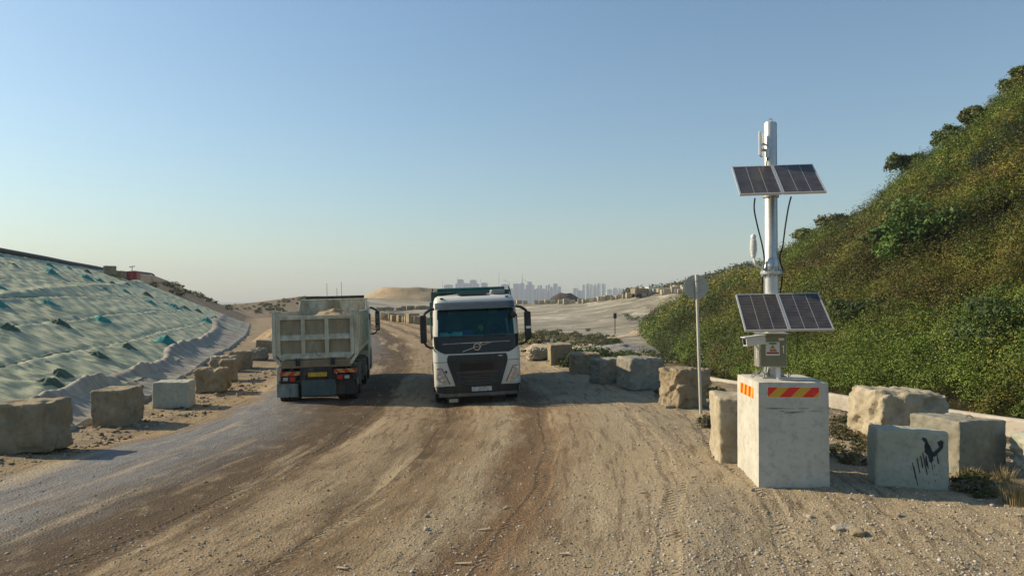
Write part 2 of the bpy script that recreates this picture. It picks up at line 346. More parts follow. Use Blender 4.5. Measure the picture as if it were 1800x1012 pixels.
def m_tarp():
    m, nt = mat('tarp'); g = N(nt, 'NewGeometry', {}, 0)
    n1 = noi(nt, mapv(nt, g, (.35, .9, .5)), .5, 6, .6, .4); n2 = noi(nt, mapv(nt, g, (.25, 1.4, .4)), 2.2, 6, .6, .8); n3 = noi(nt, g, .22, 4, .5)
    c = mix(nt, ramp(nt, n1, [(.35, 0.), (.65, 1.)]), (.32, .35, .205), (.46, .465, .295))
    c = mix(nt, ramp(nt, n3, [(.5, 0.), (.68, .5)]), c, (.30, .38, .25))
    dirt = noi(nt, mapv(nt, g, (.5, .16, .5), rot=(0, 0, R(14))), .7, 7, .65, .3)
    c = mix(nt, ramp(nt, dirt, [(.58, 0.), (.7, .6)]), c, (.25, .22, .14))
    c = mix(nt, ramp(nt, noi(nt, g, 30, 4), [(.3, .3), (.6, 0.)]), c, (.2, .22, .16))
    w = N(nt, 'TexWave', {'Vector': mapv(nt, g, (.28, 1, 0), rot=(0, 0, R(-12))), 'Scale': 1.1, 'Distortion': 9., 'Detail': 3., 'Detail Scale': .6})
    b = bump(nt, n2, .8, .26); b = bump(nt, w, .45, .16, b); b = bump(nt, noi(nt, mapv(nt, g, (.4, 1, .6)), 9, 5, .6, .6), .45, .04, b)
    finish(nt, c, .6, b, 0, .25); return m
M['tarp'] = m_tarp()
def m_cloth(name, col, dark):
    m, nt = mat(name); g = texco(nt); n1 = noi(nt, g, 2.5, 6, .6, .4)
    c = mix(nt, ramp(nt, n1, [(.35, 0.), (.65, 1.)]), dark, col)
    finish(nt, c, .75, bump(nt, noi(nt, mapv(nt, g, (1, 3, 1)), 5, 5, .6, .8), .6, .06), 0, .2); return m
M['teal_bag'] = m_cloth('teal_bag', (.04, .34, .28), (.02, .18, .15))
M['green_bag'] = m_cloth('green_bag', (.10, .15, .10), (.05, .085, .055))
M['geotextile'] = None
def m_geo():
    m, nt = mat('geotextile'); g = N(nt, 'NewGeometry', {}, 0)
    n1 = noi(nt, mapv(nt, g, (.8, 2.4, 1)), 1.2, 6, .6, .3); n2 = noi(nt, g, 14, 5, .7)
    c = mix(nt, ramp(nt, n1, [(.35, 0.), (.65, 1.)]), (.25, .23, .18), (.42, .39, .32))
    c = mix(nt, ramp(nt, n2, [(.3, .5), (.6, 0.)]), c, (.22, .19, .15))
    finish(nt, c, .85, bump(nt, n2, .5, .03), 0, .2); return m
M['geotextile'] = m_geo()
def m_soil(name, a, b, sc=2., bs=.8):
    m, nt = mat(name); g = N(nt, 'NewGeometry', {}, 0)
    n1 = noi(nt, g, sc, 8, .7, .4); n2 = noi(nt, g, sc * 7, 6, .7)
    c = mix(nt, ramp(nt, n1, [(.35, 0.), (.65, 1.)]), a, b)
    c = mix(nt, ramp(nt, n2, [(.3, .5), (.55, 0.)]), c, tuple(x * .5 for x in a))
    finish(nt, c, .95, bump(nt, n2, bs, .3 / sc), 0, .1); return m
M['sand'] = m_soil('sand', (.40, .30, .18), (.52, .40, .25), .35, .5)
M['load'] = m_soil('load', (.33, .24, .14), (.48, .37, .24), 5.)
M['dark_heap'] = m_soil('dark_heap', (.07, .06, .05), (.12, .10, .08), .5)
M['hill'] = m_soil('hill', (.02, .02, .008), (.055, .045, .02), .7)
M['path'] = m_soil('path', (.44, .35, .23), (.60, .49, .34), .8, .5)
M['grey_rubble'] = m_soil('grey_rubble', (.26, .25, .22), (.44, .42, .37), 1.5)
M['stone'] = m_concrete('stone', (.45, .41, .34), (.26, .225, .17), (.36, .29, .20), .5, 4)

def m_tower(name, base, win, sx, sz):
    m, nt = mat(name); v = texco(nt); r = rnd(nt); s = N(nt, 'SeparateXYZ', {0: v}).node
    hx = math_(nt, 'ADD', s.outputs[0], s.outputs[1])
    fx = math_(nt, 'LESS_THAN', math_(nt, 'FRACT', math_(nt, 'DIVIDE', hx, sx)), .45)
    fz = math_(nt, 'LESS_THAN', math_(nt, 'FRACT', math_(nt, 'DIVIDE', s.outputs[2], sz)), .55)
    c = mix(nt, math_(nt, 'MULTIPLY', fx, math_(nt, 'ADD', math_(nt, 'MULTIPLY', fz, .5), .5)), base, win)
    c = mix(nt, math_(nt, 'MULTIPLY', r, .4), c, (.42, .36, .28))
    finish(nt, c, .7); return m
M['tower_blue'] = m_tower('tower_blue', (.32, .36, .40), (.06, .09, .13), 9, 3.2)
M['tower_pale'] = m_tower('tower_pale', (.74, .76, .58), (.20, .30, .28), 12, 3.2)

# ------------------------------------------------------------------ mesh builder
def tag(o, label=None, cat=None, group=None, kind=None):
    if label: o['label'] = label
    if cat: o['category'] = cat
    if group: o['group'] = group
    if kind: o['kind'] = kind
    return o
def thing(name, label, cat, loc=(0, 0, 0), rot=(0, 0, 0), group=None):
    o = bpy.data.objects.new(name, None); COL.objects.link(o); o.location = loc; o.rotation_euler = rot
    o.empty_display_size = .1
    return tag(o, label, cat, group)
class MB:
    def __init__(s): s.v = []; s.f = []; s.uv = None
    def add(s, v, f):
        b = len(s.v); s.v += [tuple(p) for p in v]; s.f += [tuple(i + b for i in q) for q in f]; return s
    def box(s, c, d, m=None):
        x, y, z = (k / 2 for k in d)
        v = [Vector((sx * x, sy * y, sz * z)) for sx in (-1, 1) for sy in (-1, 1) for sz in (-1, 1)]
        if m is not None: v = [m @ p for p in v]
        v = [p + Vector(c) for p in v]
        return s.add(v, [(0, 1, 3, 2), (4, 6, 7, 5), (0, 4, 5, 1), (2, 3, 7, 6), (0, 2, 6, 4), (1, 5, 7, 3)])
    def prism(s, poly, a0, a1, axis='y'):
        """poly of 2-D points in the plane across axis"""
        n = len(poly)
        def p(q, a): return (q[0], a, q[1]) if axis == 'y' else ((a, q[0], q[1]) if axis == 'x' else (q[0], q[1], a))
        v = [p(q, a0) for q in poly] + [p(q, a1) for q in poly]
        f = [tuple(range(n)), tuple(range(2 * n - 1, n - 1, -1))] + [(i, i + n, (i + 1) % n + n, (i + 1) % n) for i in range(n)]
        return s.add(v, f)
    def tube(s, pts, r, n=8, r1=None):
        pts = [Vector(p) for p in pts]; k = len(pts); v = []; f = []
        up = Vector((.13, .21, .97))
        for i, p in enumerate(pts):
            t = (pts[min(i + 1, k - 1)] - pts[max(i - 1, 0)]).normalized()
            a = t.cross(up if abs(t.dot(up.normalized())) < .95 else Vector((1, 0, 0))).normalized(); b = t.cross(a)
            rr = r if r1 is None else r + (r1 - r) * i / (k - 1)
            v += [p + (a * math.cos(q) + b * math.sin(q)) * rr for q in (2 * math.pi * j / n for j in range(n))]
        for i in range(k - 1):
            for j in range(n): f.append((i * n + j, i * n + (j + 1) % n, (i + 1) * n + (j + 1) % n, (i + 1) * n + j))
        f += [tuple(range(n - 1, -1, -1)), tuple(range((k - 1) * n, k * n))]
        return s.add(v, f)
    def lathe(s, prof, c, axis='z', n=24):
        """prof: (radius, along)"""
        v = []; f = []; k = len(prof)
        for r, h in prof:
            for j in range(n):
                a = 2 * math.pi * j / n; p = (r * math.cos(a), r * math.sin(a))
                q = (p[0], p[1], h) if axis == 'z' else ((h, p[0], p[1]) if axis == 'x' else (p[0], h, p[1]))
                v.append(Vector(q) + Vector(c))
        for i in range(k - 1):
            for j in range(n): f.append((i * n + j, i * n + (j + 1) % n, (i + 1) * n + (j + 1) % n, (i + 1) * n + j))
        f += [tuple(range(n)), tuple(range((k - 1) * n, k * n))]
        return s.add(v, f)
    def grid(s, fn, nu, nv, th=None):
        """sheet fn(a, b) with a, b in 0..1; th = thickness vector"""
        v = [Vector(fn(i / nu, j / nv)) for j in range(nv + 1) for i in range(nu + 1)]; w = nu + 1
        f = [(j * w + i, j * w + i + 1, (j + 1) * w + i + 1, (j + 1) * w + i) for j in range(nv) for i in range(nu)]
        if th is not None:
            n0 = len(v); v += [p + Vector(th) for p in v]; g = [tuple(k + n0 for k in reversed(q)) for q in f]
            bd = [i for i in range(nu)] + [nu + w * j for j in range(nv)] + [nv * w + nu - i for i in range(nu)] + [w * (nv - j) for j in range(nv)]
            f = f + g + [(bd[i], bd[i] + n0, bd[(i + 1) % len(bd)] + n0, bd[(i + 1) % len(bd)]) for i in range(len(bd))]
        return s.add(v, f)
    def build(s, name, m, parent=None, bevel=0, smooth=False, seg=2, fix=True):
        me = bpy.data.meshes.new(name); me.from_pydata(s.v, [], s.f)
        if fix:
            import bmesh
            bm = bmesh.new(); bm.from_mesh(me); bmesh.ops.recalc_face_normals(bm, faces=bm.faces); bm.to_mesh(me); bm.free()
        if smooth: me.polygons.foreach_set('use_smooth', [True] * len(me.polygons))
        me.materials.append(M[m] if isinstance(m, str) else m)
        o = bpy.data.objects.new(name, me); COL.objects.link(o); o.parent = parent
        if bevel:
            b = o.modifiers.new('bevel', 'BEVEL'); b.width = bevel; b.segments = seg; b.limit_method = 'ANGLE'; b.angle_limit = R(35)
        if smooth and not bevel:
            me.set_sharp_from_angle(angle=R(45)) if hasattr(me, 'set_sharp_from_angle') else None
        return o
def txt(name, body, size, loc, rot, m, parent, ext=.002, align='CENTER'):
    c = bpy.data.curves.new(name, 'FONT'); c.body = body; c.size = size; c.extrude = ext; c.align_x = align; c.align_y = 'CENTER'
    t = bpy.data.objects.new('t', c); COL.objects.link(t)
    bpy.context.view_layer.update()
    me = bpy.data.meshes.new_from_object(t.evaluated_get(bpy.context.evaluated_depsgraph_get())); bpy.data.objects.remove(t); me.name = name
    me.materials.clear(); me.materials.append(M[m]); o = bpy.data.objects.new(name, me); COL.objects.link(o)
    o.location = loc; o.rotation_euler = rot; o.parent = parent; return o
def np_mesh(name, v, f, m, col=None, smooth=False, k=4):
    v = np.asarray(v, np.float32); f = np.asarray(f, np.int32)
    me = bpy.data.meshes.new(name); me.vertices.add(len(v)); me.vertices.foreach_set('co', v.ravel())
    me.loops.add(f.size); me.loops.foreach_set('vertex_index', f.ravel()); me.polygons.add(len(f))
    me.polygons.foreach_set('loop_start', np.arange(len(f), dtype=np.int32) * k)
    if smooth: me.polygons.foreach_set('use_smooth', np.ones(len(f), bool))
    me.update(calc_edges=True)
    if col is not None:
        a = me.color_attributes.new('tint', 'FLOAT_COLOR', 'POINT'); a.data.foreach_set('color', np.c_[col, np.ones(len(col))].astype(np.float32).ravel())
    me.materials.append(M[m]); o = bpy.data.objects.new(name, me); COL.objects.link(o); return o

# ================================================================== SETTING
def build_ground():
    g = lambda a, b, n: a + (b - a) * (np.geomspace(1, 60, n) - 1) / 59
    xs = np.concatenate([-g(60, 9000, 34)[::-1], np.arange(-59.2, -11, .8), np.arange(-11, -9, .25), np.arange(-9, 9.5, .1), np.arange(9.6, 14, .25), np.arange(14, 60, .8), g(60, 9000, 34)])
    ys = np.concatenate([-g(12, 9000, 20)[::-1], np.arange(-11, 5, .8), np.arange(5.2, 26, .1), np.arange(26, 62, .3), np.arange(62, 225, .9), g(226, 12000, 60)])
    X, Y = np.meshgrid(xs, ys); Z = zg(X, Y)
    # under the liner and the tarpaulin the ground lies a little lower
    d = (toe(Y) - X) * .93; Z = Z - .22 * sm(d / .6) * sm((97 - Y) / 3) * sm((Y - 2) / 3) * (d < 17)
    far = sm((Y - 320) / 200) + sm((np.abs(X) - 250) / 300) * (Y > 0); Z = Z * (1 - np.clip(far, 0, 1)) - 9 * np.clip(far, 0, 1)
    nx, ny = len(xs), len(ys); idx = np.arange(nx * ny).reshape(ny, nx)
    f = np.stack([idx[:-1, :-1], idx[:-1, 1:], idx[1:, 1:], idx[1:, :-1]], -1).reshape(-1, 4)
    o = np_mesh('ground', np.stack([X, Y, Z], -1).reshape(-1, 3), f, 'ground', None, True); me = o.data
    u = X - np.interp(Y, UY, UX); e = X - np.interp(Y, RY, RX)
    rd = sm((u + 9.0 - .3 * vn(Y * .4, 1, 3)) / .6) * (1 - sm((e + .6) / 1.6))
    a = me.attributes.new('track', 'FLOAT_VECTOR', 'POINT'); a.data.foreach_set('vector', np.stack([u, rd, Y], -1).astype(np.float32).ravel())
    yr = np.interp(X, EX, EYv)
    mem = sm((Y - (yr - 68)) / 8) * (1 - sm((Y - yr - 2) / 4)); mem = np.maximum(mem, sm((e - 7) / 4) * sm((Y - 60) / 8) * (Y < yr))
    mem = mem * sm((X + 48) / 8)
    soil = sm(d / 1.0) * sm((Y - 60) / 4)
    soil = np.maximum(soil, (1 - sm((X + 48) / 8)) * (Y > 120))
    veg = sm((e - 2.5) / 2) * (1 - mem) * sm((Y - 26) / 6) * (Y < 140); veg = np.maximum(veg, .8 * sm((e - 1.2) / 1) * sm((Y - 3) / 3) * (Y < 30)* sm((vn(X*.5,Y*.5,3)+.9)/.8))
    zc = np.stack([mem, soil, veg, np.ones_like(mem)], -1)
    a = me.color_attributes.new('zone', 'FLOAT_COLOR', 'POINT'); a.data.foreach_set('color', zc.astype(np.float32).ravel())
    tag(o, kind='structure')
build_ground()

# ---- right hand hillside
HB = [(19.5, 12, -.5), (16.6, 17.5, -.5), (14.6, 22, -.55), (12.6, 28, -.7), (11.6, 36, -1.0), (12.2, 46, -1.4), (14.2, 71, -2.0), (19.5, 110, -2.2), (27, 150, -2.4)]
HR = [(62, 20, 32.6), (50, 38, 26.1), (38.3, 55, 19.6), (35.7, 58, 16.0), (33.4, 62, 13.6), (32.5, 66, 10.9), (29.2, 70, 9.2), (28.8, 75, 7.8), (29.7, 80, 6.8), (29.8, 90, 6.2), (28, 95, 5.4), (28, 110, 3.6), (27.5, 130, .8), (29, 150, -1.8)]
def lerp_poly(pts, t):
    k = np.linspace(0, 1, len(pts)); P_ = np.array(pts); return np.stack([np.interp(t, k, P_[:, i]) for i in range(3)], -1)
RT = [0, .10, .22, .30, .38, .46, .52, .58, .64, .70, .75, .82, .92, 1]
def ridge(t):
    P_ = np.array(HR); return np.stack([np.interp(t, RT, P_[:, i]) for i in range(3)], -1)
def hillp(t, s):
    b = lerp_poly(HB, t); r = ridge(t)
    ss = np.clip(s, 0, 1)[..., None]; p = b + (r - b) * ss
    p[..., 2] = b[..., 2] + (r[..., 2] - b[..., 2]) * ss[..., 0]
    k = np.clip(s - 1, 0, 9)[..., None]; p = p + np.array([26., 8., -9.]) * k
    g = .9 * fbm(p[..., 0] * .14, p[..., 1] * .14 + p[..., 2] * .2, 21, 4) * sm(s / .2) * sm((2.5 - s))
    gul = -.8 * np.exp(-((t * 19 + s * 2.2 + .5 * vn(s * 3, t * 3, 4)) % 2.1 - 1) ** 2 / .05) * sm(s / .3) * sm((1.05 - s) / .4)
    g = g + sm(s / .1) * sm((.97 - s) / .1) * (.75 * fbm(p[..., 0] * .33 + 5, p[..., 1] * .22 + p[..., 2] * .35, 27, 3) + .35 * vn(p[..., 0] * .8, p[..., 1] * .5 + p[..., 2] * .8, 28))
    p[..., 2] += g * (1 - sm(np.abs(s - 1) / -.2 + 1) * .0) * np.where(np.abs(s - 1) < .12, .4, 1) + gul
    return p
def build_hill():
    nt_, ns = 220, 90
    T, Sg = np.meshgrid(np.linspace(0, 1, nt_), np.linspace(-.02, 2.2, ns)); P_ = hillp(T, Sg)
    idx = np.arange(nt_ * ns).reshape(ns, nt_); f = np.stack([idx[:-1, :-1], idx[:-1, 1:], idx[1:, 1:], idx[1:, :-1]], -1).reshape(-1, 4)
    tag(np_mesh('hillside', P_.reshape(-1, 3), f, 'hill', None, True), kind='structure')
build_hill()

# ---- leaf clouds
def leaves(cen, rad, n, size, cols, up=.25, seed=0, flat=.6, spread=.5):
    """cen (N,3), rad (N,3), n leaves each, leaf size (N,), colour (N,3) -> verts, faces, colours"""
    rg = np.random.default_rng(seed); Nn = len(cen)
    d = rg.normal(size=(Nn, n, 3)); d /= np.linalg.norm(d, axis=-1, keepdims=True); d[..., 2] = np.abs(d[..., 2]) * np.where(rg.random((Nn, n)) < up, -1, 1)
    bumpy = .82 + .35 * np.sin(d[..., 0] * 5 + cen[:, None, 0] * 9) * np.cos(d[..., 1] * 6 + d[..., 2] * 5 + cen[:, None, 1] * 7)
    r = bumpy * (.62 + .45 * rg.random((Nn, n)) ** .7)
    p = cen[:, None] + d * rad[:, None] * r[..., None]
    nn = d + rg.normal(size=d.shape) * spread; nn[..., 2] += .25; nn /= np.linalg.norm(nn, axis=-1, keepdims=True)
    t = np.cross(nn, rg.normal(size=d.shape)); t /= np.linalg.norm(t, axis=-1, keepdims=True) + 1e-9; b = np.cross(nn, t)
    sz = size[:, None, None] * (.55 + .9 * rg.random((Nn, n, 1)))
    t = t * sz; b = b * sz * flat
    v = np.stack([p - t, p - b * .9 + t * .1, p + t, p + b * .9 + t * .1], 2).reshape(-1, 3)
    c = cols[:, None] * (.82 + .36 * rg.random((Nn, n, 1))) * np.array([1, 1, 1]) + rg.normal(size=(Nn, n, 3)) * .004
    c = np.repeat(np.clip(c, .004, 1).reshape(-1, 3), 4, 0)
    return v, np.arange(len(v)).reshape(-1, 4), c
PAL = np.array([(.048, .072, .008), (.080, .088, .011), (.110, .090, .014), (.095, .064, .016), (.032, .056, .008), (.060, .088, .010), (.115, .105, .018), (.072, .092, .013)])
def hill_scrub():
    rg = np.random.default_rng(5); n = 6200
    t = rg.random(n * 3); s = rg.random(n * 3) * 1.06
    p = hillp(t, s); D = np.hypot(p[:, 0], p[:, 1])
    vis = (p[:, 0] < p[:, 1] * .80 + 3) & (D < 175) & (p[:, 1] > 10)
    # keep more where it shows larger
    keep = vis & (rg.random(n * 3) < np.clip(1.5 - D / 110, .35, 1))
    p = p[keep][:n]; s = s[keep][:n]; t = t[keep][:n]; D = D[keep][:n]
    q3 = np.stack([p[:, 0] * .8 + p[:, 1] * .5, p[:, 1] * .35 - p[:, 0] * .3 + p[:, 2] * 1.2], -1)
    cl = fbm(q3[:, 0] * .16, q3[:, 1] * .16, 31, 3); kind = fbm(q3[:, 0] * .42, q3[:, 1] * .42, 33, 2); tone = fbm(q3[:, 0] * .33 + 9, q3[:, 1] * .33, 35, 2)
    k = np.where(kind < -.33, 4, np.where(kind < -.12, 0, np.where(kind < .08, 1, np.where(kind < .25, 2, np.where(kind < .42, 6, 5)))))
    k = np.where((cl > .12) & (rg.random(len(p)) < .7), rg.choice([3, 2, 1, 6], len(p)), k)
    low = s < .17 + .08 * kind; k = np.where(low & (rg.random(len(p)) < .85), rg.choice([5, 0, 7, 5, 7], len(p)), k)
    cols = 1.32 * PAL[k] * np.exp(np.minimum(tone, .3) * 1.5)[:, None] * (.7 + .6 * rg.random((len(p), 1)))
    r = (.36 + .75 * rg.random(len(p)) ** 2.0) * (1 + .5 * np.clip(tone + .1, 0, 1)) * (1 + D / 300)
    r = np.minimum(r, .25 + s * 45); r = np.where(s > .93, np.minimum(r, .7), r)
    rad = np.stack([r, r, r * (.8 + .5 * rg.random(len(p)))], -1)
    p = p + np.stack([np.zeros(len(p)), np.zeros(len(p)), r * (.05 + .8 * rg.random(len(p))) - .15], -1)
    parts = []
    for lo, hi, nl, sz in ((0, 42, 400, .036), (42, 75, 300, .046), (75, 999, 110, .085)):
        msk = (D >= lo) & (D < hi); parts.append(leaves(p[msk], rad[msk], nl, np.full(msk.sum(), sz) * (.7 + D[msk] / 120), cols[msk], .12, 3 + lo, .6, .42))
    v = np.concatenate([q[0] for q in parts]); c = np.concatenate([q[2] for q in parts]); f = np.arange(len(v)).reshape(-1, 4)
    tag(np_mesh('scrub', v, f, 'leaf', c), 'dense olive and brown scrub covering the steep hillside', 'scrub', kind='stuff')
hill_scrub()

def rand_tree(name, label, loc, h, w, col, seed, nl=90, lobes=14, leaf=.09, group=None, trunk=True, lean=0.):
    """a small tree: tapered trunk with limbs, crown of leaf clumps with gaps"""
    rg = np.random.default_rng(seed); t = thing(name, label, 'tree' if 'tree' in name else 'bush', loc, group=group)
    mb = MB(); top = Vector((lean * h, 0, h * .72)); mb.tube([(0, 0, -.3), (lean * h * .3, .03, h * .3), top], .035 * h * .5 + .02, 7, .015 * h)
    cen = []
    for i in range(lobes):
        a = rg.random() * 6.283; q = rg.random() ** .6
        z = h * (.42 + .5 * rg.random()); rr = w * .5 * q * (1.15 - abs(z / h - .6) * 1.2)
        c = Vector((math.cos(a) * rr + lean * z, math.sin(a) * rr, z)); cen.append(c)
        mb.tube([(lean * z * .5, 0, z * .5), (c + Vector((lean * z * .5, 0, z * .5))) / 2 + Vector((0, 0, -.05)), c], .012 * h, 5, .004 * h)
    mb.build('trunk', 'bark', t)
    cen = np.array([tuple(c) for c in cen]); r = w * (.13 + .13 * rg.random(lobes)); rad = np.stack([r, r, r * .75], -1)
    cols = np.array(col)[None] * (.75 + .5 * rg.random((lobes, 1)))
    v, f, c = leaves(cen, rad, nl, np.full(lobes, leaf), cols, .3, seed + 1)
    cr = np_mesh('crown', v, f, 'leaf', c); cr.parent = t
    return t
def hill_at(px, py):
    """nearest hillside point on a sight line"""
    T, Sg = np.meshgrid(np.linspace(0, 1, 500), np.linspace(0, 1.02, 200)); P_ = hillp(T, Sg).reshape(-1, 3)
    d = ray(px, py); q = P_ - np.array([0, 0, CAMH]); sx = q[:, 0] / q[:, 1] - d[0] / d[1]; sz = q[:, 2] / q[:, 1] - d[2] / d[1]
    return Vector(P_[np.argmin(sx ** 2 + sz ** 2)])
HT = [('crest_tree', 'tallest tree at the very top of the hill crest by the picture edge', 1792, 165, 2.6, 2.2, (.06, .075, .022), 1),
      ('crest_tree', 'thin airy tree on the hill crest where the ridge steepens', 1722, 222, 1.7, 2.0, (.065, .075, .025), 2),
      ('crest_tree', 'round tree on the skyline halfway down the crest', 1665, 258, 1.9, 2.4, (.05, .075, .02), 3),
      ('crest_tree', 'bushy dark tree on the skyline above the bright green shrubs', 1597, 306, 2.0, 2.6, (.04, .06, .018), 4),
      ('crest_tree', 'sparse twiggy tree leaning on the crest right of the solar mast', 1458, 388, 1.6, 2.4, (.07, .075, .03), 5),
      ('crest_tree', 'lone light green tree at the low end of the crest beside the mast', 1412, 420, 1.7, 1.6, (.075, .10, .03), 6),
      ('round_bush', 'dark bush on the crest directly behind the solar mast', 1378, 452, 1.3, 1.8, (.035, .055, .018), 7),
      ('round_bush', 'largest bright green bush in the middle of the hillside', 1632, 420, 3.0, 3.4, (.045, .085, .015), 8),
      ('round_bush', 'bright green bush lower left of the largest green bush', 1592, 450, 2.2, 3.0, (.07, .12, .02), 9),
      ('round_bush', 'dark green bush on the slope above the distant road sign', 1560, 432, 1.6, 2.2, (.035, .06, .016), 10),
      ('round_bush', 'dark rounded bush on the slope behind the lower solar panels', 1500, 570, 1.6, 2.4, (.04, .06, .018), 12),
      ('round_bush', 'dark spreading bush at the right edge of the hillside', 1765, 600, 2.0, 3.2, (.035, .055, .016), 13),
      ('round_bush', 'bushy green shrub at the hill foot above the leaning road sign', 1215, 560, 1.6, 2.4, (.045, .075, .018), 14)]
for nm, lb, px, py, h, w, c, sd_ in HT:
    p = hill_at(px, py); rand_tree(nm, lb, p - Vector((0, 0, h * (.42 if 'bush' in nm else .28))), h * 1.1, w * 1.1, tuple(q * 1.5 for q in c), sd_, 150, 26, .05 + .0011 * p.length, None, lean=.12 if sd_ % 2 else -.05)

# ---- far wooded hill on the right and trees along the far ridge
def far_hill():
    pts = [(1100, 514), (1150, 512), (1190, 505), (1230, 495), (1262, 484), (1290, 474), (1340, 468), (1420, 462), (1600, 470)]
    v = []; n = len(pts)
    for k, (dy, dz) in enumerate(((-60, -14), (-30, -5), (0, 0), (40, -6), (90, -20))):
        for px, py in pts:
            p = PY(px, py, 300); v.append((p.x * (300 + dy) / 300, 300 + dy, p.z + dz))
    f = [(r * n + i, r * n + i + 1, (r + 1) * n + i + 1, (r + 1) * n + i) for r in range(4) for i in range(n - 1)]
    MB().add(v, f).build('distant_hill', 'hill', None, 0, True)
    bpy.data.objects['distant_hill']['kind'] = 'structure'
    rg = np.random.default_rng(3); m = 900; q = rg.random(m); px = 1100 + q * 420; py = np.interp(px, [a for a, b in pts], [b for a, b in pts]); dy = rg.random(m) * -42
    X = (px - 900) / FPX * (300 + dy); Z = CAMH + (530 - py) / FPX * 300 + dy * .19 + .6
    cen = np.stack([X, 300 + dy, Z], -1); r = 1.4 + 1.6 * rg.random(m); v, f, c = leaves(cen, np.stack([r, r, r], -1), 60, np.full(m, .5), np.array([(.05, .065, .02)]) * (.7 + .6 * rg.random((m, 1))), .2, 9)
    tag(np_mesh('distant_woodland', v, f, 'leaf', c), 'hazy dark woodland on the far hill beyond the grey embankment', 'woodland', kind='stuff')
far_hill()

# ================================================================== HAZE (air)
def haze():
    mb = MB(); x0, x1, y0, y1, z0, z1 = -2600, 3200, -60, 3600, -14, 150
    mb.box(((x0 + x1) / 2, (y0 + y1) / 2, (z0 + z1) / 2), (x1 - x0, y1 - y0, z1 - z0))
    m, nt = mat('haze'); vol = N(nt, 'VolumePrincipled', {'Color': (.80, .88, .97, 1), 'Density': .00028, 'Anisotropy': .05}); N(nt, 'OutputMaterial', {'Volume': vol})
    o = mb.build('haze', m); tag(o, kind='stuff')
haze()

# ================================================================== LEFT EMBANKMENT COVER
def slope_pt(x, y, lift=0.): return zbase(x, y) + lift
def tarp_far(d): return 97 - 7 * (1 - d / 15.4)
SEAM = [2.9, 5.2, 7.6, 10.0, 12.3, 14.2]
LUMPS = [(3, 455, 't', .8), (26, 473, 'g', .7), (88, 472, 't', .9), (92, 487, 't', 1.1), (121, 474, 't', .8), (155, 481, 'g', .9), (156, 495, 't', 1.1), (178, 497, 't', 1.2), (199, 502, 'g', .8), (187, 515, 't', 1.0),
         (222, 516, 't', .8), (225, 504, 'g', .8), (261, 523, 'g', 1.0), (266, 537, 't', .9), (293, 536, 't', .9), (310, 544, 't', 1.3), (326, 545, 'g', 1.0), (350, 551, 'g', .9), (368, 569, 't', 1.4), (380, 563, 'g', .8),
         (2, 515, 't', .8), (88, 541, 't', 1.0), (3, 545, 't', .8), (181, 570, 't', 1.0), (109, 579, 'g', 1.0), (18, 590, 'g', 1.2), (299, 611, 't', 1.15), (228, 620, 'g', 1.0), (176, 637, 'g', 1.1), (111, 671, 'g', .85), (92, 686, 'g', 1.0)]
LP = [(PG(px, py, zbase), c, s) for px, py, c, s in LUMPS]
def tarp_z(x, y):
    d = (toe(y) - x) * .93
    amp = .075
    w = fbm(d * .16 + 1.2 * vn(y * .25, d * .1, 2), y * 1.15 + .5 * vn(d * .3, y * .2, 7), 41, 4)
    rid = 1 - np.abs(fbm(d * .13, y * .62 + .35 * d, 45, 3)) * 2.2
    z = .42 * amp * w + .035 * np.clip(rid, 0, 1) ** 3 + .06 * fbm(d * .12, y * .12, 50, 2) + .018 * fbm(d * .6 + vn(y, d, 5), y * 4.2 + .9 * d, 52, 3) + .14 * np.clip(1 - np.abs(d - 8.4 - .08 * (y - 40)) / .9, 0, 1) ** 2 * sm((y - 22) / 8)
    r2 = 1 - np.abs(fbm(d * .045 + 3, (y + .22 * d + .6 * vn(d * .12, y * .1, 9)) * 1.7, 57, 2)) * 3.2
    z = z + .042 * np.clip(r2, 0, 1) ** 3
    for s in SEAM: z = z - .06 * np.exp(-((d - s - .12 * vn(y * .2, s, 3)) / .10) ** 2) + .04 * np.exp(-((d - s + .22) / .12) ** 2)
    for p, c, sc in LP:
        if p.y > 60: continue
        r = np.hypot((x - p.x) * 1.0, (y - p.y) * .75); z = z + .12 * sc * np.exp(-(r / (.55 * sc)) ** 2)
        ang = np.arctan2(y - p.y, x - p.x); z = z + .022 * np.cos(ang * 9 + p.x) * np.exp(-((r - .9) / .7) ** 2)
    return z
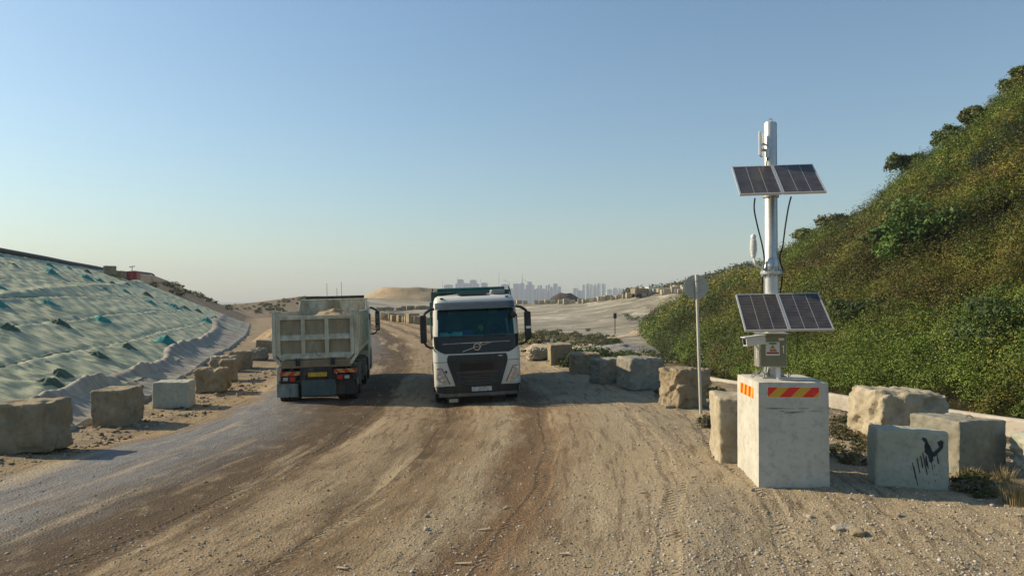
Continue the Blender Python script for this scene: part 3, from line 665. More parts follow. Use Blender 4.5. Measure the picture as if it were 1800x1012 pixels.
def build_tarp():
    # columns follow the slope: d up the slope, y along it
    yy = np.concatenate([np.arange(4, 30, .09), np.arange(30, 55, .16), np.arange(55, 98, .3)]); dd = np.concatenate([np.arange(.55, 9, .11), np.arange(9, 15.75, .17)])
    D, Y = np.meshgrid(dd, yy); Y = np.minimum(Y, tarp_far(D)); X = toe(Y) - D / .93
    Z = zbase(X, Y) + .10 + tarp_z(X, Y)
    idx = np.arange(D.size).reshape(D.shape); f = np.stack([idx[:-1, :-1], idx[:-1, 1:], idx[1:, 1:], idx[1:, :-1]], -1).reshape(-1, 4)
    tag(np_mesh('tarpaulin', np.stack([X, Y, Z], -1).reshape(-1, 3), f, 'tarp', None, True), 'huge pale green wrinkled tarpaulin covering the sloping embankment', 'tarpaulin')
    # grey gathered strip along the foot
    n = 80; yy = np.concatenate([np.arange(6, 40, .07), np.arange(40, 90, .14)]); s = np.linspace(0, 1, 26)
    Sg, Y = np.meshgrid(s, yy); wd = np.interp(Y, [6, 18, 30, 50, 63, 88], [1.3, 1.0, 1.1, 1.5, 2.6, 3.2]) + .2 * vn(Y * .4, 0, 3)
    D = -.35 + Sg * (wd + .35); Y2 = Y + .25 * vn(Y * 1.4, Sg * 2, 8) * Sg; X = toe(Y2) - D / .93
    fold = .03 * vn(Y2 * 9, Sg * 3, 15) + .065 * (.5 + .5 * vn(Y2 * .9, 0, 14)) * np.sin(Y2 * 7.5 + 3.5 * vn(Y2 * .8, Sg * .8, 5) + Sg * 1.3) * np.clip(np.sin(Sg * 3.1), .15, 1) + .10 * fbm(Y2 * 1.1, Sg * 1.5, 61, 3)
    roll = (.20 + .12 * vn(Y2 * .7, 0, 16)) * np.exp(-((Sg - .86) / .13) ** 2) * np.interp(Y, [6, 45, 70], [1, 1, .5])
    Z = zbase(X, Y2) + .12 + fold + roll - .22 * (Sg < .02)
    idx = np.arange(Sg.size).reshape(Sg.shape); f = np.stack([idx[:-1, :-1], idx[:-1, 1:], idx[1:, 1:], idx[1:, :-1]], -1).reshape(-1, 4)
    tag(np_mesh('geotextile_strip', np.stack([X, Y2, Z], -1).reshape(-1, 3), f, 'geotextile', None, True), 'dusty grey gathered fabric strip along the foot of the green tarpaulin', 'fabric strip')
build_tarp()
ROWN = ['lowest', 'second lowest', 'third', 'fourth', 'second highest', 'highest']
def lump_labels():
    out = [None] * len(LP); rows = {}
    for i, (p, c, s) in enumerate(LP):
        d = (float(toe(p.y)) - p.x) * .93; k = int(np.argmin([abs(d - q) for q in SEAM])); rows.setdefault((k, c), []).append((p.y, i))
    od = ['nearest', 'second nearest', 'third nearest', 'fourth nearest', 'fifth nearest', 'sixth nearest', 'seventh nearest', 'eighth nearest', 'ninth nearest']
    for (k, c), v in rows.items():
        for n, (_, i) in enumerate(sorted(v)): out[i] = '%s %s cloth bulge in the %s row of weights on the tarpaulin' % (od[n] if len(v) > 1 else 'only', 'bright teal' if c == 't' else 'dull green', ROWN[k])
    return out
LLB = lump_labels()
for i, (p, c, s) in enumerate(LP):
    rg = random.Random(i * 13 + 1); sc = (.42 + .12 * ((i * 29) % 5) / 5) * s * (1 + p.y * .004)
    def fn(a, b, rg_=i):
        x = (a - .5) * 2; y = (b - .5) * 2; r = math.hypot(x, y * (1 + .2 * math.sin(3 * x + rg_)))
        h = max(0, 1 - r) ** (.8 + .5 * ((rg_ * 37) % 10) / 10) * (.42 + .25 * ((rg_ * 53) % 7) / 7) + .10 * math.sin(7 * math.atan2(y, x) + rg_) * max(0, 1 - r) * min(1, r * 3)
        h *= 1 + .35 * mn.noise(Vector((x * 2.2, y * 2.2, rg_)))
        q = ((rg_ * 71) % 11) / 11; X = p.x + (x * (.8 + .4 * q) - .35 * h) * sc; Y = p.y + (y * (1.5 - .5 * q) + .3 * x * (q - .5)) * sc
        return (X, Y, float(zbase(X, Y)) + .10 + float(tarp_z(X, Y)) * .6 + h * sc * 1.15 - .14 * sc)
    o = MB().grid(fn, 18, 18).build('sandbag_cover', 'teal_bag' if c == 't' else 'green_bag', None, 0, True)
    if c == 't': tag(o, LLB[i], 'sandbag cover', 'teal weights on the tarpaulin')
    else: tag(o, LLB[i], 'sandbag cover', 'dull green weights on the tarpaulin')
RL = ['lowest rope along the tarpaulin above the grey strip', 'second lowest rope running along the tarpaulin', 'rope across the middle of the tarpaulin below the big fold', 'rope along the upper half of the tarpaulin', 'second highest rope along the tarpaulin', 'highest rope just below the black pipe on the embankment']
for s, lb in zip(SEAM, RL):
    pts = []
    for y in np.arange(14 if s < 4 else 18, tarp_far(s) - 2, .8):
        d = s + .12 * float(vn(y * .2, s, 3)); x = float(toe(y)) - d / .93; pts.append((x, y, float(zbase(x, y) + .10 + tarp_z(np.float64(x), np.float64(y))) + .015))
    tag(MB().tube(pts, .018, 5).build('rope', 'rope', None, 0, True), lb, 'rope')
# black pipe along the crest
pts = [(float(toe(y)) - 15.75 / .93, y, float(zbase(toe(y) - 15.75 / .93, y)) + .30) for y in np.arange(36, 98, 2.)]
tag(MB().tube(pts, .20, 10).build('drain_pipe', 'pipe_black', None, 0, True), 'long black pipe along the top edge of the green tarpaulin', 'pipe')
pts = [(float(toe(y)) - 16.0 / .93, y, float(zbase(toe(y) - 16.0 / .93, y)) + .16) for y in np.arange(104, 140, 3.)]
tag(MB().tube(pts, .16, 8).build('drain_pipe', 'pipe_black', None, 0, True), 'thin dark pipe on the brown embankment crest beyond the red cabin', 'pipe')

# ================================================================== CONCRETE BLOCKS
def block_mesh(w, d, h, seed, rough=.03, rad=.06, n=14, chip=.0, taper=0.):
    """cast block: rounded edges, chipped corners, lumpy faces; origin at base centre"""
    v = []; idx = {}; f = []
    def vert(i, j, k):
        key = (i, j, k)
        if key in idx: return idx[key]
        p = Vector(((i / n - .5) * w, (j / n - .5) * d, (k / n - .5) * h))
        q = Vector((max(-w / 2 + rad, min(w / 2 - rad, p.x)), max(-d / 2 + rad, min(d / 2 - rad, p.y)), max(-h / 2 + rad, min(h / 2 - rad, p.z))))
        e = p - q
        if e.length > 1e-6: p = q + e.normalized() * rad
        so_ = Vector((seed * 3.1, seed * 1.7, seed * .9)); nd = (p.normalized() + e.normalized() * (.8 if e.length > 0 else 0)).normalized()
        nn = mn.fractal(p * 1.5 + so_, 1, 2, 3) * rough * .9 + mn.noise(p * 5.5 + so_) * rough * .6 + mn.fractal(p * 13 + so_, 1, 2, 2) * rough * .55
        c = mn.noise(p * 2.6 + so_ * 2)
        if chip and c > .12 and (e.length > rad * .5 or k > n * .75): nn -= chip * (min(1, (c - .12) * 7) * .45 + (c - .12) * 1.2)
        p = p + nd * nn; p.x *= 1 - taper * (p.z / h + .5); p.z += h / 2
        idx[key] = len(v); v.append(p); return idx[key]
    for a in range(n):
        for b in range(n):
            for k in (0, n):
                q = [vert(a, b, k), vert(a + 1, b, k), vert(a + 1, b + 1, k), vert(a, b + 1, k)]; f.append(q if k else q[::-1])
                q = [vert(a, k, b), vert(a + 1, k, b), vert(a + 1, k, b + 1), vert(a, k, b + 1)]; f.append(q if not k else q[::-1])
                q = [vert(k, a, b), vert(k, a + 1, b), vert(k, a + 1, b + 1), vert(k, a, b + 1)]; f.append(q if k else q[::-1])
    return MB().add(v, f)
def block(label, loc, rz, dims, m, seed, rough=.03, rad=.06, chip=0., tilt=(0, 0), group=None, name='concrete_block', sink=.03, taper=0.):
    o = block_mesh(*dims, seed, rough, rad * .8, 28 if dims[0] > .5 else 6, chip, taper).build(name, m, None, 0, True, fix=False)
    o.location = (loc[0], loc[1], loc[2] - sink); o.rotation_euler = (tilt[0], tilt[1], rz)
    return tag(o, label, 'concrete block', group)
def at_front(px, py, d, rz):
    """centre of a block whose front base centre shows at (px, py)"""
    p = PG(px, py); return Vector((p.x - math.sin(rz) * d / 2, p.y + math.cos(rz) * d / 2, float(zg(p.x, p.y))))
GL = 'blocks along the left road edge'
LB = [('big brown block cut by the picture edge, nearest of the left roadside row', 18, 799, 1.22, 1.05, .99, .0, 'conc_warm', .022, .06, .06),
      ('broad brown weathered block second from the near end of the left row', 191, 750, .84, 1.05, .93, .02, 'conc_warm', .025, .05, .06),
      ('pale greenish smooth block with a slanting face, third in the left row', 299, 717, .98, .8, .78, .12, 'conc_green', .02, .05, .03),
      ('rounded brown boulder like block, fourth in the left row', 367, 691, 1.08, 1.0, .84, .2, 'conc_warm', .06, .16, .12),
      ('knobbly sandy block right behind the rounded brown one', 389, 671, .95, .9, .86, .2, 'conc_warm', .06, .12, .12),
      ('low broken block peeping over the sandy one in the left row', 393, 653, 1.1, .8, .70, .2, 'conc_pale', .05, .10, .08),
      ('upright brown block beyond the sandy pair in the left row', 419, 649, .95, .9, .85, .15, 'conc_warm', .03, .07, .06),
      ('small round grey boulder beside the tipper lorry', 451, 634, .85, .8, .66, 0, 'conc_grey', .09, .28, .05),
      ('square dark block partly hidden by the tipper lorry', 468, 620, 1.25, .9, .74, .1, 'conc_warm', .03, .05, .03)]
for i, (lb, px, py, w, d, h, rz, m, ro, ra, ch) in enumerate(LB):
    block(lb, at_front(px, py, d, rz), rz, (w, d, h), m, i + 1, ro, ra, ch, (R(random.uniform(-2, 2)), R(random.uniform(-3, 3))), GL)
RB = [('low broken rubble block farthest back in the right roadside row', 951, 634, 1.0, .9, .60, .3, 'conc_pale', .11, .2, .12),
      ('tall squared block with a bright left face behind the white lorry', 988, 641, .95, 1.0, .92, .10, 'conc_warm', .02, .04, .02),
      ('wide brown block next to the tall squared one', 1033, 658, 1.05, .9, .82, .12, 'conc_warm', .05, .08, .04),
      ('plain grey block sunk in rubble, middle of the right row', 1077, 673, .85, .9, .80, .32, 'conc_grey', .04, .05, .04),
      ('big rounded top block with a bright left edge in the right row', 1137, 686, 1.12, 1.1, 1.02, .26, 'conc_grey', .04, .12, .03),
      ('rough crumbling block directly behind the round road sign', 1222, 717, .98, 1.0, 1.0, .34, 'conc_warm', .07, .07, .13)]
for i, (lb, px, py, w, d, h, rz, m, ro, ra, ch) in enumerate(RB):
    block(lb, at_front(px, py, d, rz), rz, (w, d, h), m, i + 21, ro, ra, ch, (R(random.uniform(-2, 2)), R(random.uniform(-2, 2))), 'blocks along the right road edge')
block('yellowish block half hidden behind the tall plinth with hazard stickers', (4.30, 13.75, float(zg(4.3, 13.7))), R(-8), (1.1, 1.35, 1.2), 'conc_pale', 31, .03, .06, .03)
# cluster right of the plinth
c1 = block('pale green block with black paint smears, leaning in front of two larger blocks', (6.26, 11.80, float(zg(6.2, 11.6)) - .02), R(-14), (1.04, .62, .93), 'conc_green', 33, .014, .05, .02, (R(-4), R(2)))
slab = block('large grey block with a flat slab like top behind the paint smeared block', (7.81, 13.08, float(zg(7.8, 13)) - .03), R(22), (1.15, 1.0, .93), 'conc_grey', 35, .02, .05, .03, (0, R(3)))
block('huge rough white block with a crumbling top between hillside wall and grey slab', (7.95, 15.35, float(zg(8.0, 15.2)) - .02), R(4), (1.45, 1.3, 1.02), 'conc_pale', 37, .06, .09, .13, (0, R(3)))
block('mottled grey block cut off at the right picture edge', (9.05, 12.15, float(zg(9, 12.1))), R(10), (1.15, 1.1, .78), 'conc_green', 38, .07, .12, .10)

MB().tube([(-.10, -.25, .90), (-.09, -.25, .97), (-.02, -.25, .985), (.04, -.25, .965), (.05, -.25, .90)], .009, 6).build('lifting_loop', 'bar_grey', bpy.data.objects[-1] if False else slab)
def paint_smear(parent):
    """black paint smears on the front face of the leaning block"""
    zz = .93; polys = [[(.08, .80), (.13, .84), (.20, .80), (.26, .66), (.20, .62), (.15, .68), (.11, .72)], [(.19, .72), (.25, .70), (.30, .58), (.29, .46), (.25, .44), (.22, .55), (.17, .60)],
                       [(.27, .58), (.33, .63), (.38, .69), (.40, .80), (.44, .77), (.43, .68), (.37, .60), (.31, .53)], [(.20, .55), (.215, .45), (.23, .36), (.20, .40), (.185, .50)], [(.35, .76), (.39, .78), (.41, .72), (.37, .70)]]
    mb = MB()
    for pl in polys: mb.prism([(x, z) for x, z in pl], -.3165, -.300)
    for k in range(11):
        x = .0 + k * .036 + random.uniform(-.015, .015); a = random.uniform(.28, .62); L_ = random.uniform(.08, .34); w_ = random.uniform(.004, .013); mb.prism([(x, a), (x + w_, a + .02), (x + w_ * .8 + L_ * .22, a - L_), (x + L_ * .22, a - L_ - .02)], -.3150, -.300)
    o = mb.build('paint_smear', 'gloss_black', parent)
M['smear'] = simple('smear', (.02, .028, .032), .7); 
paint_smear(c1); bpy.data.objects['paint_smear'].data.materials[0] = M['smear']

# low walls beyond the blocks
def low_wall(name, label, pts, h, th, z0, m='conc_wall'):
    v = []; f = []; n = 0; P_ = []
    for i in range(len(pts) - 1):
        a, b = Vector(pts[i]), Vector(pts[i + 1]); k = max(2, int((b - a).length / .5))
        P_ += [a.lerp(b, j / k) for j in range(k)]
    P_.append(Vector(pts[-1]))
    for i, p in enumerate(P_):
        t = (P_[min(i + 1, len(P_) - 1)] - P_[max(i - 1, 0)]).normalized(); nn = Vector((-t.y, t.x, 0)); w = .03 * mn.noise(Vector((i * .35, 0, 1)))
        for s, z in ((-1, z0), (-1, z0 + h * .92), (-.85, z0 + h), (.85, z0 + h), (1, z0 + h * .92), (1, z0)):
            q = p + nn * s * th / 2; v.append((q.x, q.y, p.z + z + w * (z > z0) + .012 * mn.noise(Vector((i * 1.7, s, z)))))
    for i in range(len(P_) - 1):
        for j in range(5): f.append((i * 6 + j, i * 6 + j + 1, (i + 1) * 6 + j + 1, (i + 1) * 6 + j))
    f += [tuple(range(6)), tuple(range(len(v) - 6, len(v)))]
    return tag(MB().add(v, f).build(name, m, None, 0, False), label, 'wall')
low_wall('parapet_wall', 'long low pale concrete wall along the foot of the green hillside', [(14.6, 13.4, 0), (12.55, 17.9, 0), (10.05, 23.1, 0), (8.2, 27.4, -.05), (6.9, 31.4, -.1), (6.2, 38, -.5)], .75, .22, -.72)
low_wall('channel_kerb', 'lower grey drain kerb in front of the long pale wall', [(12.2, 14.6, -.18), (9.9, 19.2, -.18), (8.0, 23.5, -.2), (6.6, 27, -.3)], .30, .16, -.42, 'conc_grey')

# rows of blocks on the far ridge and beside the far road
def far_block(p, w, rz, label, group, m):
    o = bpy.data.objects.new('ridge_block', FB[m][random.randrange(4)]); COL.objects.link(o); o.location = p; o.rotation_euler = (0, 0, rz); o.scale = (w, w * random.uniform(.8, 1.1), w * random.uniform(.75, 1.1))
    tag(o, label, 'concrete block', group)
FB = {}
ORD = ['first', 'second', 'third', 'fourth', 'fifth', 'sixth', 'seventh', 'eighth', 'ninth', 'tenth', 'eleventh', 'twelfth', 'thirteenth', 'fourteenth', 'fifteenth', 'sixteenth', 'seventeenth', 'eighteenth', 'nineteenth', 'twentieth']
TEN = {2: 'twenty', 3: 'thirty', 4: 'forty', 5: 'fifty', 6: 'sixty', 7: 'seventy'}
RC = [0]
def RB_(t):
    k = RC[0]; RC[0] += 1
    o = ORD[k] if k < 20 else (TEN[(k + 1) // 10] + ('' if (k + 1) % 10 == 0 else ' ' + ORD[(k + 1) % 10 - 1]))
    return '%s %s, counted from the white lorry' % (o, t)
for m in ('conc_pale', 'conc_warm'):
    FB[m] = []
    for k in range(4):
        o = block_mesh(1.15, 1, .95, 50 + k, .05, .08, 5, .04).build('ridge_block', m, None, 0, True, fix=False); FB[m].append(o.data); bpy.data.objects.remove(o)
def ridge_pos(px, back=0.):
    d = (px - 900) / FPX; Y = 190.
    for _ in range(12): Y = float(np.interp(d * Y, EX, EYv)) + back
    x = d * Y; return Vector((x, Y, float(zg(x, Y)) - .05))
px = 824.
while px < 1204:
    if random.random() < .9 and not (1134 < px < 1162): far_block(ridge_pos(px, random.uniform(-1.2, .6)), random.uniform(1.05, 1.4), random.uniform(-.4, .4), RB_('pale block along the far embankment top'), 'blocks on the far embankment crest', 'conc_pale')
    px += random.uniform(5.2, 8.2) if px > 1040 else random.uniform(6, 12)
for k in range(34):
    px = random.uniform(1118, 1204); far_block(ridge_pos(px, random.uniform(2, 9)) + Vector((0, 0, .5)), random.uniform(.9, 1.2), random.uniform(-.5, .5), 'pale block stacked behind the far embankment row near the wooded hill', 'stacked blocks on the far embankment', 'conc_pale')
for k in range(9):
    px = random.uniform(832, 880) ; far_block(ridge_pos(px, random.uniform(1, 4)) + Vector((0, 0, .7)), random.uniform(1, 1.3), random.uniform(-.5, .5), 'cream block heaped at the low end of the far row above the lorry mirror', 'heaped cream blocks on the far crest', 'conc_pale')
for k in range(13):
    px = 678 + k * 5.9 + random.uniform(-1, 1); p = PG(px, 562 + k * .75); far_block(p, random.uniform(1.1, 1.35), random.uniform(-.5, .5), '%s sandy block from the tipper end, lining the far road bend' % ORD[k], 'blocks along the far road bend', 'conc_warm')
for k in range(14):
    px = 668 + k * 7.2 + random.uniform(-2, 2); p = PG(px, 547 - k * .45 + random.uniform(-.6, .6)); far_block(p, random.uniform(.8, 1.0), random.uniform(-.3, .3), '%s tiny dusty block from the tipper end of the upper row across the grey slope' % ORD[k], 'blocks across the far grey slope', 'conc_warm')
for k, (px, py) in enumerate([(193, 482), (212, 487), (204, 485)]):
    p = PG(px, py + 4, zbase); far_block(Vector((p.x, p.y, p.z + .15)), 1.0 - .05 * k, .3, ('first', 'third', 'middle')[k] + ' brown block on the embankment crest before the red cabin', 'blocks on the embankment crest', 'conc_warm')

# mounds
def heap(name, label, c, rx, ry, h, m, seed, flat=0., n=40, rough=.08):
    def fn(a, b):
        r = b; t = a * 2 * math.pi; x = math.cos(t) * r; y = math.sin(t) * r
        z = min(1 - flat, (1 - r) * 1.25) / (1 - flat); z = max(0, z) ** .92
        nn = mn.fractal(Vector((x * 2 + seed, y * 2, seed * .7)), 1, 2, 5) * rough * (1 - r * .6)
        return (c[0] + x * rx * (1 + nn), c[1] + y * ry * (1 + nn), c[2] + h * z * (1 + nn) - .3 * (r > .97) + nn * h * .5)
    o = MB().grid(fn, n * 2, n).build(name, m, None, 0, True, fix=False); return tag(o, label, 'mound')
p = PY(712, 528, 226); heap('sand_mound', 'large flat topped tan sand mound beyond the bend of the road', (p.x + 1.2, 226, 2.4), 17.5, 12, 4.6, 'sand', 3, .35)
p = PY(992, 530, 212); heap('soil_mound', 'dark soil mound behind the block row below the city skyline', (p.x, 212, 2.2), 6.2, 6, 3.2, 'dark_heap', 5, .1)
p = PY(458, 600, 52); heap('sand_heap', 'pale sand heap between tarpaulin foot and tipper lorry', (p.x + .6, 56, -.1), 2.4, 3.6, 1.25, 'sand', 7, .1)
p = PY(1132, 520, 178); heap('soil_mound', 'small rusty brown mound on the far crest beside the little lorry', (p.x, 180, 4.3), 3.2, 3.0, 2.0, 'load', 9)
p = PG(1085, 618); heap('rubble_mound', 'grey rubble heap beyond the right roadside blocks', (p.x + 1.2, p.y + 3, p.z - .1), 4.6, 2.2, .75, 'grey_rubble', 11, .1, 34, .25)

# sandy path through the hollow
PP = [(955, 618), (1000, 612), (1040, 606), (1075, 596), (1105, 588), (1125, 580), (1150, 575)]
pw = [PG(a, b, zbase) for a, b in PP]
def path_fn(a, b):
    k = a * (len(pw) - 1); i = min(int(k), len(pw) - 2); p = pw[i].lerp(pw[i + 1], k - i); t = (pw[i + 1] - pw[i]).normalized(); nn = Vector((-t.y, t.x, 0)); w = 1.5 + .3 * mn.noise(Vector((a * 9, b * 3, 2)))
    q = p + nn * (b - .5) * 2 * w; return (q.x, q.y, float(zg(q.x, q.y)) + .10 + .05 * (1 - abs(b - .5) * 2) - .2 * (abs(b - .5) > .49))
tag(MB().grid(path_fn, 60, 8).build('sandy_path', 'path', None, 0, True), kind='structure')

# scrub in the hollow, on the mounds and round the blocks
def scrub_patch(name, label, pts, n, r0, r1, nl, leaf, cols, seed, m='leaf', jit=2., zf=zg, cat='scrub', squash=.75):
    rg = np.random.default_rng(seed); cen = []
    for _ in range(n):
        a = pts[rg.integers(len(pts))]; p = PG(a[0] + rg.normal() * a[2], a[1] + rg.normal() * a[3], zbase)
        if p.y < 235: cen.append((p.x, p.y, p.z))
    cen = np.array(cen); n = len(cen); r = r0 + (r1 - r0) * rg.random(n) ** 1.5; rad = np.stack([r * 1.1, r * 1.1, r * squash], -1); cen[:, 2] += r * .25
    c = np.array(cols)[rg.integers(len(cols), size=n)] * (.75 + .5 * rg.random((n, 1)))
    v, f, c = leaves(cen, rad, nl, leaf * (1 + 0 * r), c, .15, seed + 50)
    tag(np_mesh(name, v, f, m, c), label, cat, kind='stuff')
gr = [(.06, .075, .02), (.09, .095, .025), (.13, .115, .045), (.20, .165, .085), (.05, .07, .02)]
scrub_patch('hollow_scrub', 'green and straw coloured scrub in the hollow beyond the right blocks', [(945, 592, 18, 4), (985, 592, 25, 5), (1020, 600, 22, 5), (1050, 603, 14, 4), (935, 600, 12, 4)], 210, .35, .8, 130, .10, gr, 71)
scrub_patch('hollow_bushes', 'dark green bushes beside the sandy path in the hollow', [(1078, 604, 8, 3), (1010, 640, 26, 3), (1100, 628, 22, 4), (1055, 633, 16, 3), (1160, 632, 20, 5), (1140, 560, 24, 4), (1165, 550, 16, 3)], 170, .35, .8, 140, .08, [(.045, .065, .018), (.06, .09, .02), (.085, .105, .025)], 72)
scrub_patch('embankment_scrub', 'low dry scrub on the brown embankment and mound behind the tipper', [(300, 502, 25, 2), (345, 516, 20, 3), (378, 526, 14, 3), (410, 540, 12, 3), (470, 545, 16, 5), (525, 528, 16, 3), (500, 538, 25, 5)], 170, .35, .8, 60, .16, [(.07, .075, .03), (.10, .09, .04), (.13, .105, .06)], 73)
scrub_patch('foot_weeds', 'dry brown weeds round the blocks right of the plinth', [(1490, 800, 20, 14), (1500, 770, 18, 10), (1470, 750, 8, 10), (1520, 735, 20, 6), (1700, 850, 20, 8), (1740, 850, 22, 10)], 90, .08, .22, 120, .03, [(.16, .12, .06), (.10, .085, .035), (.07, .075, .025), (.2, .155, .09)], 74, 'straw', squash=.5)
scrub_patch('roadside_weeds', 'small green weeds at the foot of the far right blocks', [(1215, 700, 20, 6), (1250, 690, 12, 5), (1180, 690, 12, 4), (1240, 745, 8, 6)], 40, .08, .2, 90, .035, [(.07, .085, .03), (.12, .10, .05)], 75)

def grass_tuft(label, px, py, h, n, seed):
    rg = np.random.default_rng(seed); p = PG(px, py); v = []; c = []
    for k in range(n):
        a = rg.random() * 6.28; q = rg.random() * .22; b = np.array([p.x + math.cos(a) * q, p.y + math.sin(a) * q, float(zg(p.x, p.y)) - .02])
        out = np.array([math.cos(a), math.sin(a), 0]) * (.1 + .5 * rg.random()) * h; L = h * (.5 + .6 * rg.random()); sd_ = np.array([-math.sin(a), math.cos(a), 0]) * .006
        for j in range(3):
            t0, t1 = j / 3, (j + 1) / 3; f_ = lambda t: b + out * t * t + np.array([0, 0, L * t * (1 - .25 * t)])
            v += [f_(t0) - sd_ * (1 - t0), f_(t0) + sd_ * (1 - t0), f_(t1) + sd_ * (1.02 - t1), f_(t1) - sd_ * (1.02 - t1)]
            c += [np.array((.34, .27, .14)) * (.6 + .6 * rg.random())] * 4
    o = np_mesh('grass_tuft', np.array(v), np.arange(len(v)).reshape(-1, 4), 'straw', np.array(c)); o.location = (0, 0, 0); tag(o, label, 'grass')
grass_tuft('tall straw coloured grass tuft at the right picture edge', 1785, 885, .55, 240, 1)
grass_tuft('thin dry grass tuft behind the tall straw tuft', 1762, 850, .4, 160, 2)
grass_tuft('short dry grass tuft against the grey slab block', 1700, 838, .28, 120, 3)
grass_tuft('dry grass tuft between plinth and paint smeared block', 1500, 812, .22, 140, 4)

# loose gravel and stones
def pebbles():
    rg = np.random.default_rng(17); t = (1 + 5 ** .5) / 2
    iv = np.array([(-1, t, 0), (1, t, 0), (-1, -t, 0), (1, -t, 0), (0, -1, t), (0, 1, t), (0, -1, -t), (0, 1, -t), (t, 0, -1), (t, 0, 1), (-t, 0, -1), (-t, 0, 1)]) / 1.9
    fc = np.array([(0, 11, 5), (0, 5, 1), (0, 1, 7), (0, 7, 10), (0, 10, 11), (1, 5, 9), (5, 11, 4), (11, 10, 2), (10, 7, 6), (7, 1, 8), (3, 9, 4), (3, 4, 2), (3, 2, 6), (3, 6, 8), (3, 8, 9), (4, 9, 5), (2, 4, 11), (6, 2, 10), (8, 6, 7), (9, 8, 1)])
    n = 38000
    px = rg.random(n) * 1860 - 30; py = 640 + 380 * rg.random(n) ** .8
    Y = CAMH * FPX / (py - 530); X = (px - 900) / FPX * Y; u = X - np.interp(Y, UY, UX)
    w = np.where(u > 2.5, 1.0, np.where(u > -.5, .45, np.where(u > -4.5, .30, np.where(u < -8.2, .9, .12))))
    k = (rg.random(n) < w) & (X < np.interp(Y, RY, RX) + 3) & (X > toe(Y) + .3); X = X[k]; Y = Y[k]; n = len(X)
    s = (.005 + .013 * rg.random(n) ** 4) * (1 + Y * .02); s = np.where(rg.random(n) < .004, s * 2.0, s)
    sc = s[:, None] * (.7 + .6 * rg.random((n, 3))); sc[:, 2] *= .7
    v = iv[None] * sc[:, None] * (1 + .25 * rg.normal(size=(n, 12, 1))); a = rg.random(n) * 6.28; ca, sa = np.cos(a)[:, None], np.sin(a)[:, None]
    v = np.stack([v[..., 0] * ca - v[..., 1] * sa, v[..., 0] * sa + v[..., 1] * ca, v[..., 2]], -1)
    v += np.stack([X, Y, zg(X, Y) + sc[:, 2] * .2], -1)[:, None]
    f = (fc[None] + np.arange(n)[:, None, None] * 12).reshape(-1, 3)
    c = np.array([(.40, .35, .27), (.30, .25, .18), (.48, .45, .39), (.22, .18, .13), (.36, .30, .22)])[rg.integers(5, size=n)]
    o = np_mesh('gravel', v.reshape(-1, 3), f, 'gravel', np.repeat(c, 12, 0), k=3); tag(o, 'loose gravel scattered over the haul road and its edges', 'gravel', kind='stuff')
def clods():
    rg = np.random.default_rng(23); t = (1 + 5 ** .5) / 2; n = 3600
    iv = np.array([(-1, t, 0), (1, t, 0), (-1, -t, 0), (1, -t, 0), (0, -1, t), (0, 1, t), (0, -1, -t), (0, 1, -t), (t, 0, -1), (t, 0, 1), (-t, 0, -1), (-t, 0, 1)]) / 1.9
    fc = np.array([(0, 11, 5), (0, 5, 1), (0, 1, 7), (0, 7, 10), (0, 10, 11), (1, 5, 9), (5, 11, 4), (11, 10, 2), (10, 7, 6), (7, 1, 8), (3, 9, 4), (3, 4, 2), (3, 2, 6), (3, 6, 8), (3, 8, 9), (4, 9, 5), (2, 4, 11), (6, 2, 10), (8, 6, 7), (9, 8, 1)])
    Y = 9 + 50 * rg.random(n) ** 1.5; left = rg.random(n) < .6
    X = np.where(left, np.interp(Y, UY, UX) - 9.2 + rg.normal(size=n) * .45 + .3 * np.sin(Y * 1.3), np.interp(Y, RY, RX) - .9 + rg.normal(size=n) * .55)
    k = ((X > toe(Y) + .2) & (Y > 11)) & ~((Y < 13.6) & (X > 3.4) & (X < 7)); X = X[k]; Y = Y[k]; n = len(X)
    s = (.010 + .050 * rg.random(n) ** 4) * (1 + Y * .006); sc = s[:, None] * (.6 + .8 * rg.random((n, 3))); sc[:, 2] *= .7
    v = iv[None] * sc[:, None] * (1 + .3 * rg.normal(size=(n, 12, 1))) + np.stack([X, Y, zg(X, Y) + sc[:, 2] * .25], -1)[:, None]
    f = (fc[None] + np.arange(n)[:, None, None] * 12).reshape(-1, 3)
    c = np.array([(.20, .155, .10), (.15, .115, .075), (.28, .235, .17), (.36, .32, .26), (.11, .085, .055)])[rg.integers(5, size=n)]
    o = np_mesh('rubble', v.reshape(-1, 3), f, 'gravel', np.repeat(c, 12, 0), k=3); tag(o, 'dark crumbled soil and rubble along the foot of the roadside blocks', 'rubble', kind='stuff')
m, nt = mat('gravel'); a_ = N(nt, 'Attribute', {}, 0, attribute_name='tint'); finish(nt, a_, .95, None, 0, .1); M['gravel'] = m
pebbles()
clods()
def stone(px, py, s, label, group, m='stone', seed=0, fl=.6):
    p = PG(px, py); s *= .85; o = block_mesh(s * 1.3, s, s * fl, seed + 90, s * .20, s * .12, 9, s * .5).build('loose_stone', m, None, 0, False, fix=False); o.scale = (1, .8 + .3 * ((seed * 7) % 5) / 5, .75)
    o.location = (p.x, p.y, p.z - s * .08); o.rotation_euler = (0, 0, seed * 1.3); tag(o, label, 'stone', group)
SG = 'loose stones on the gravel verge'
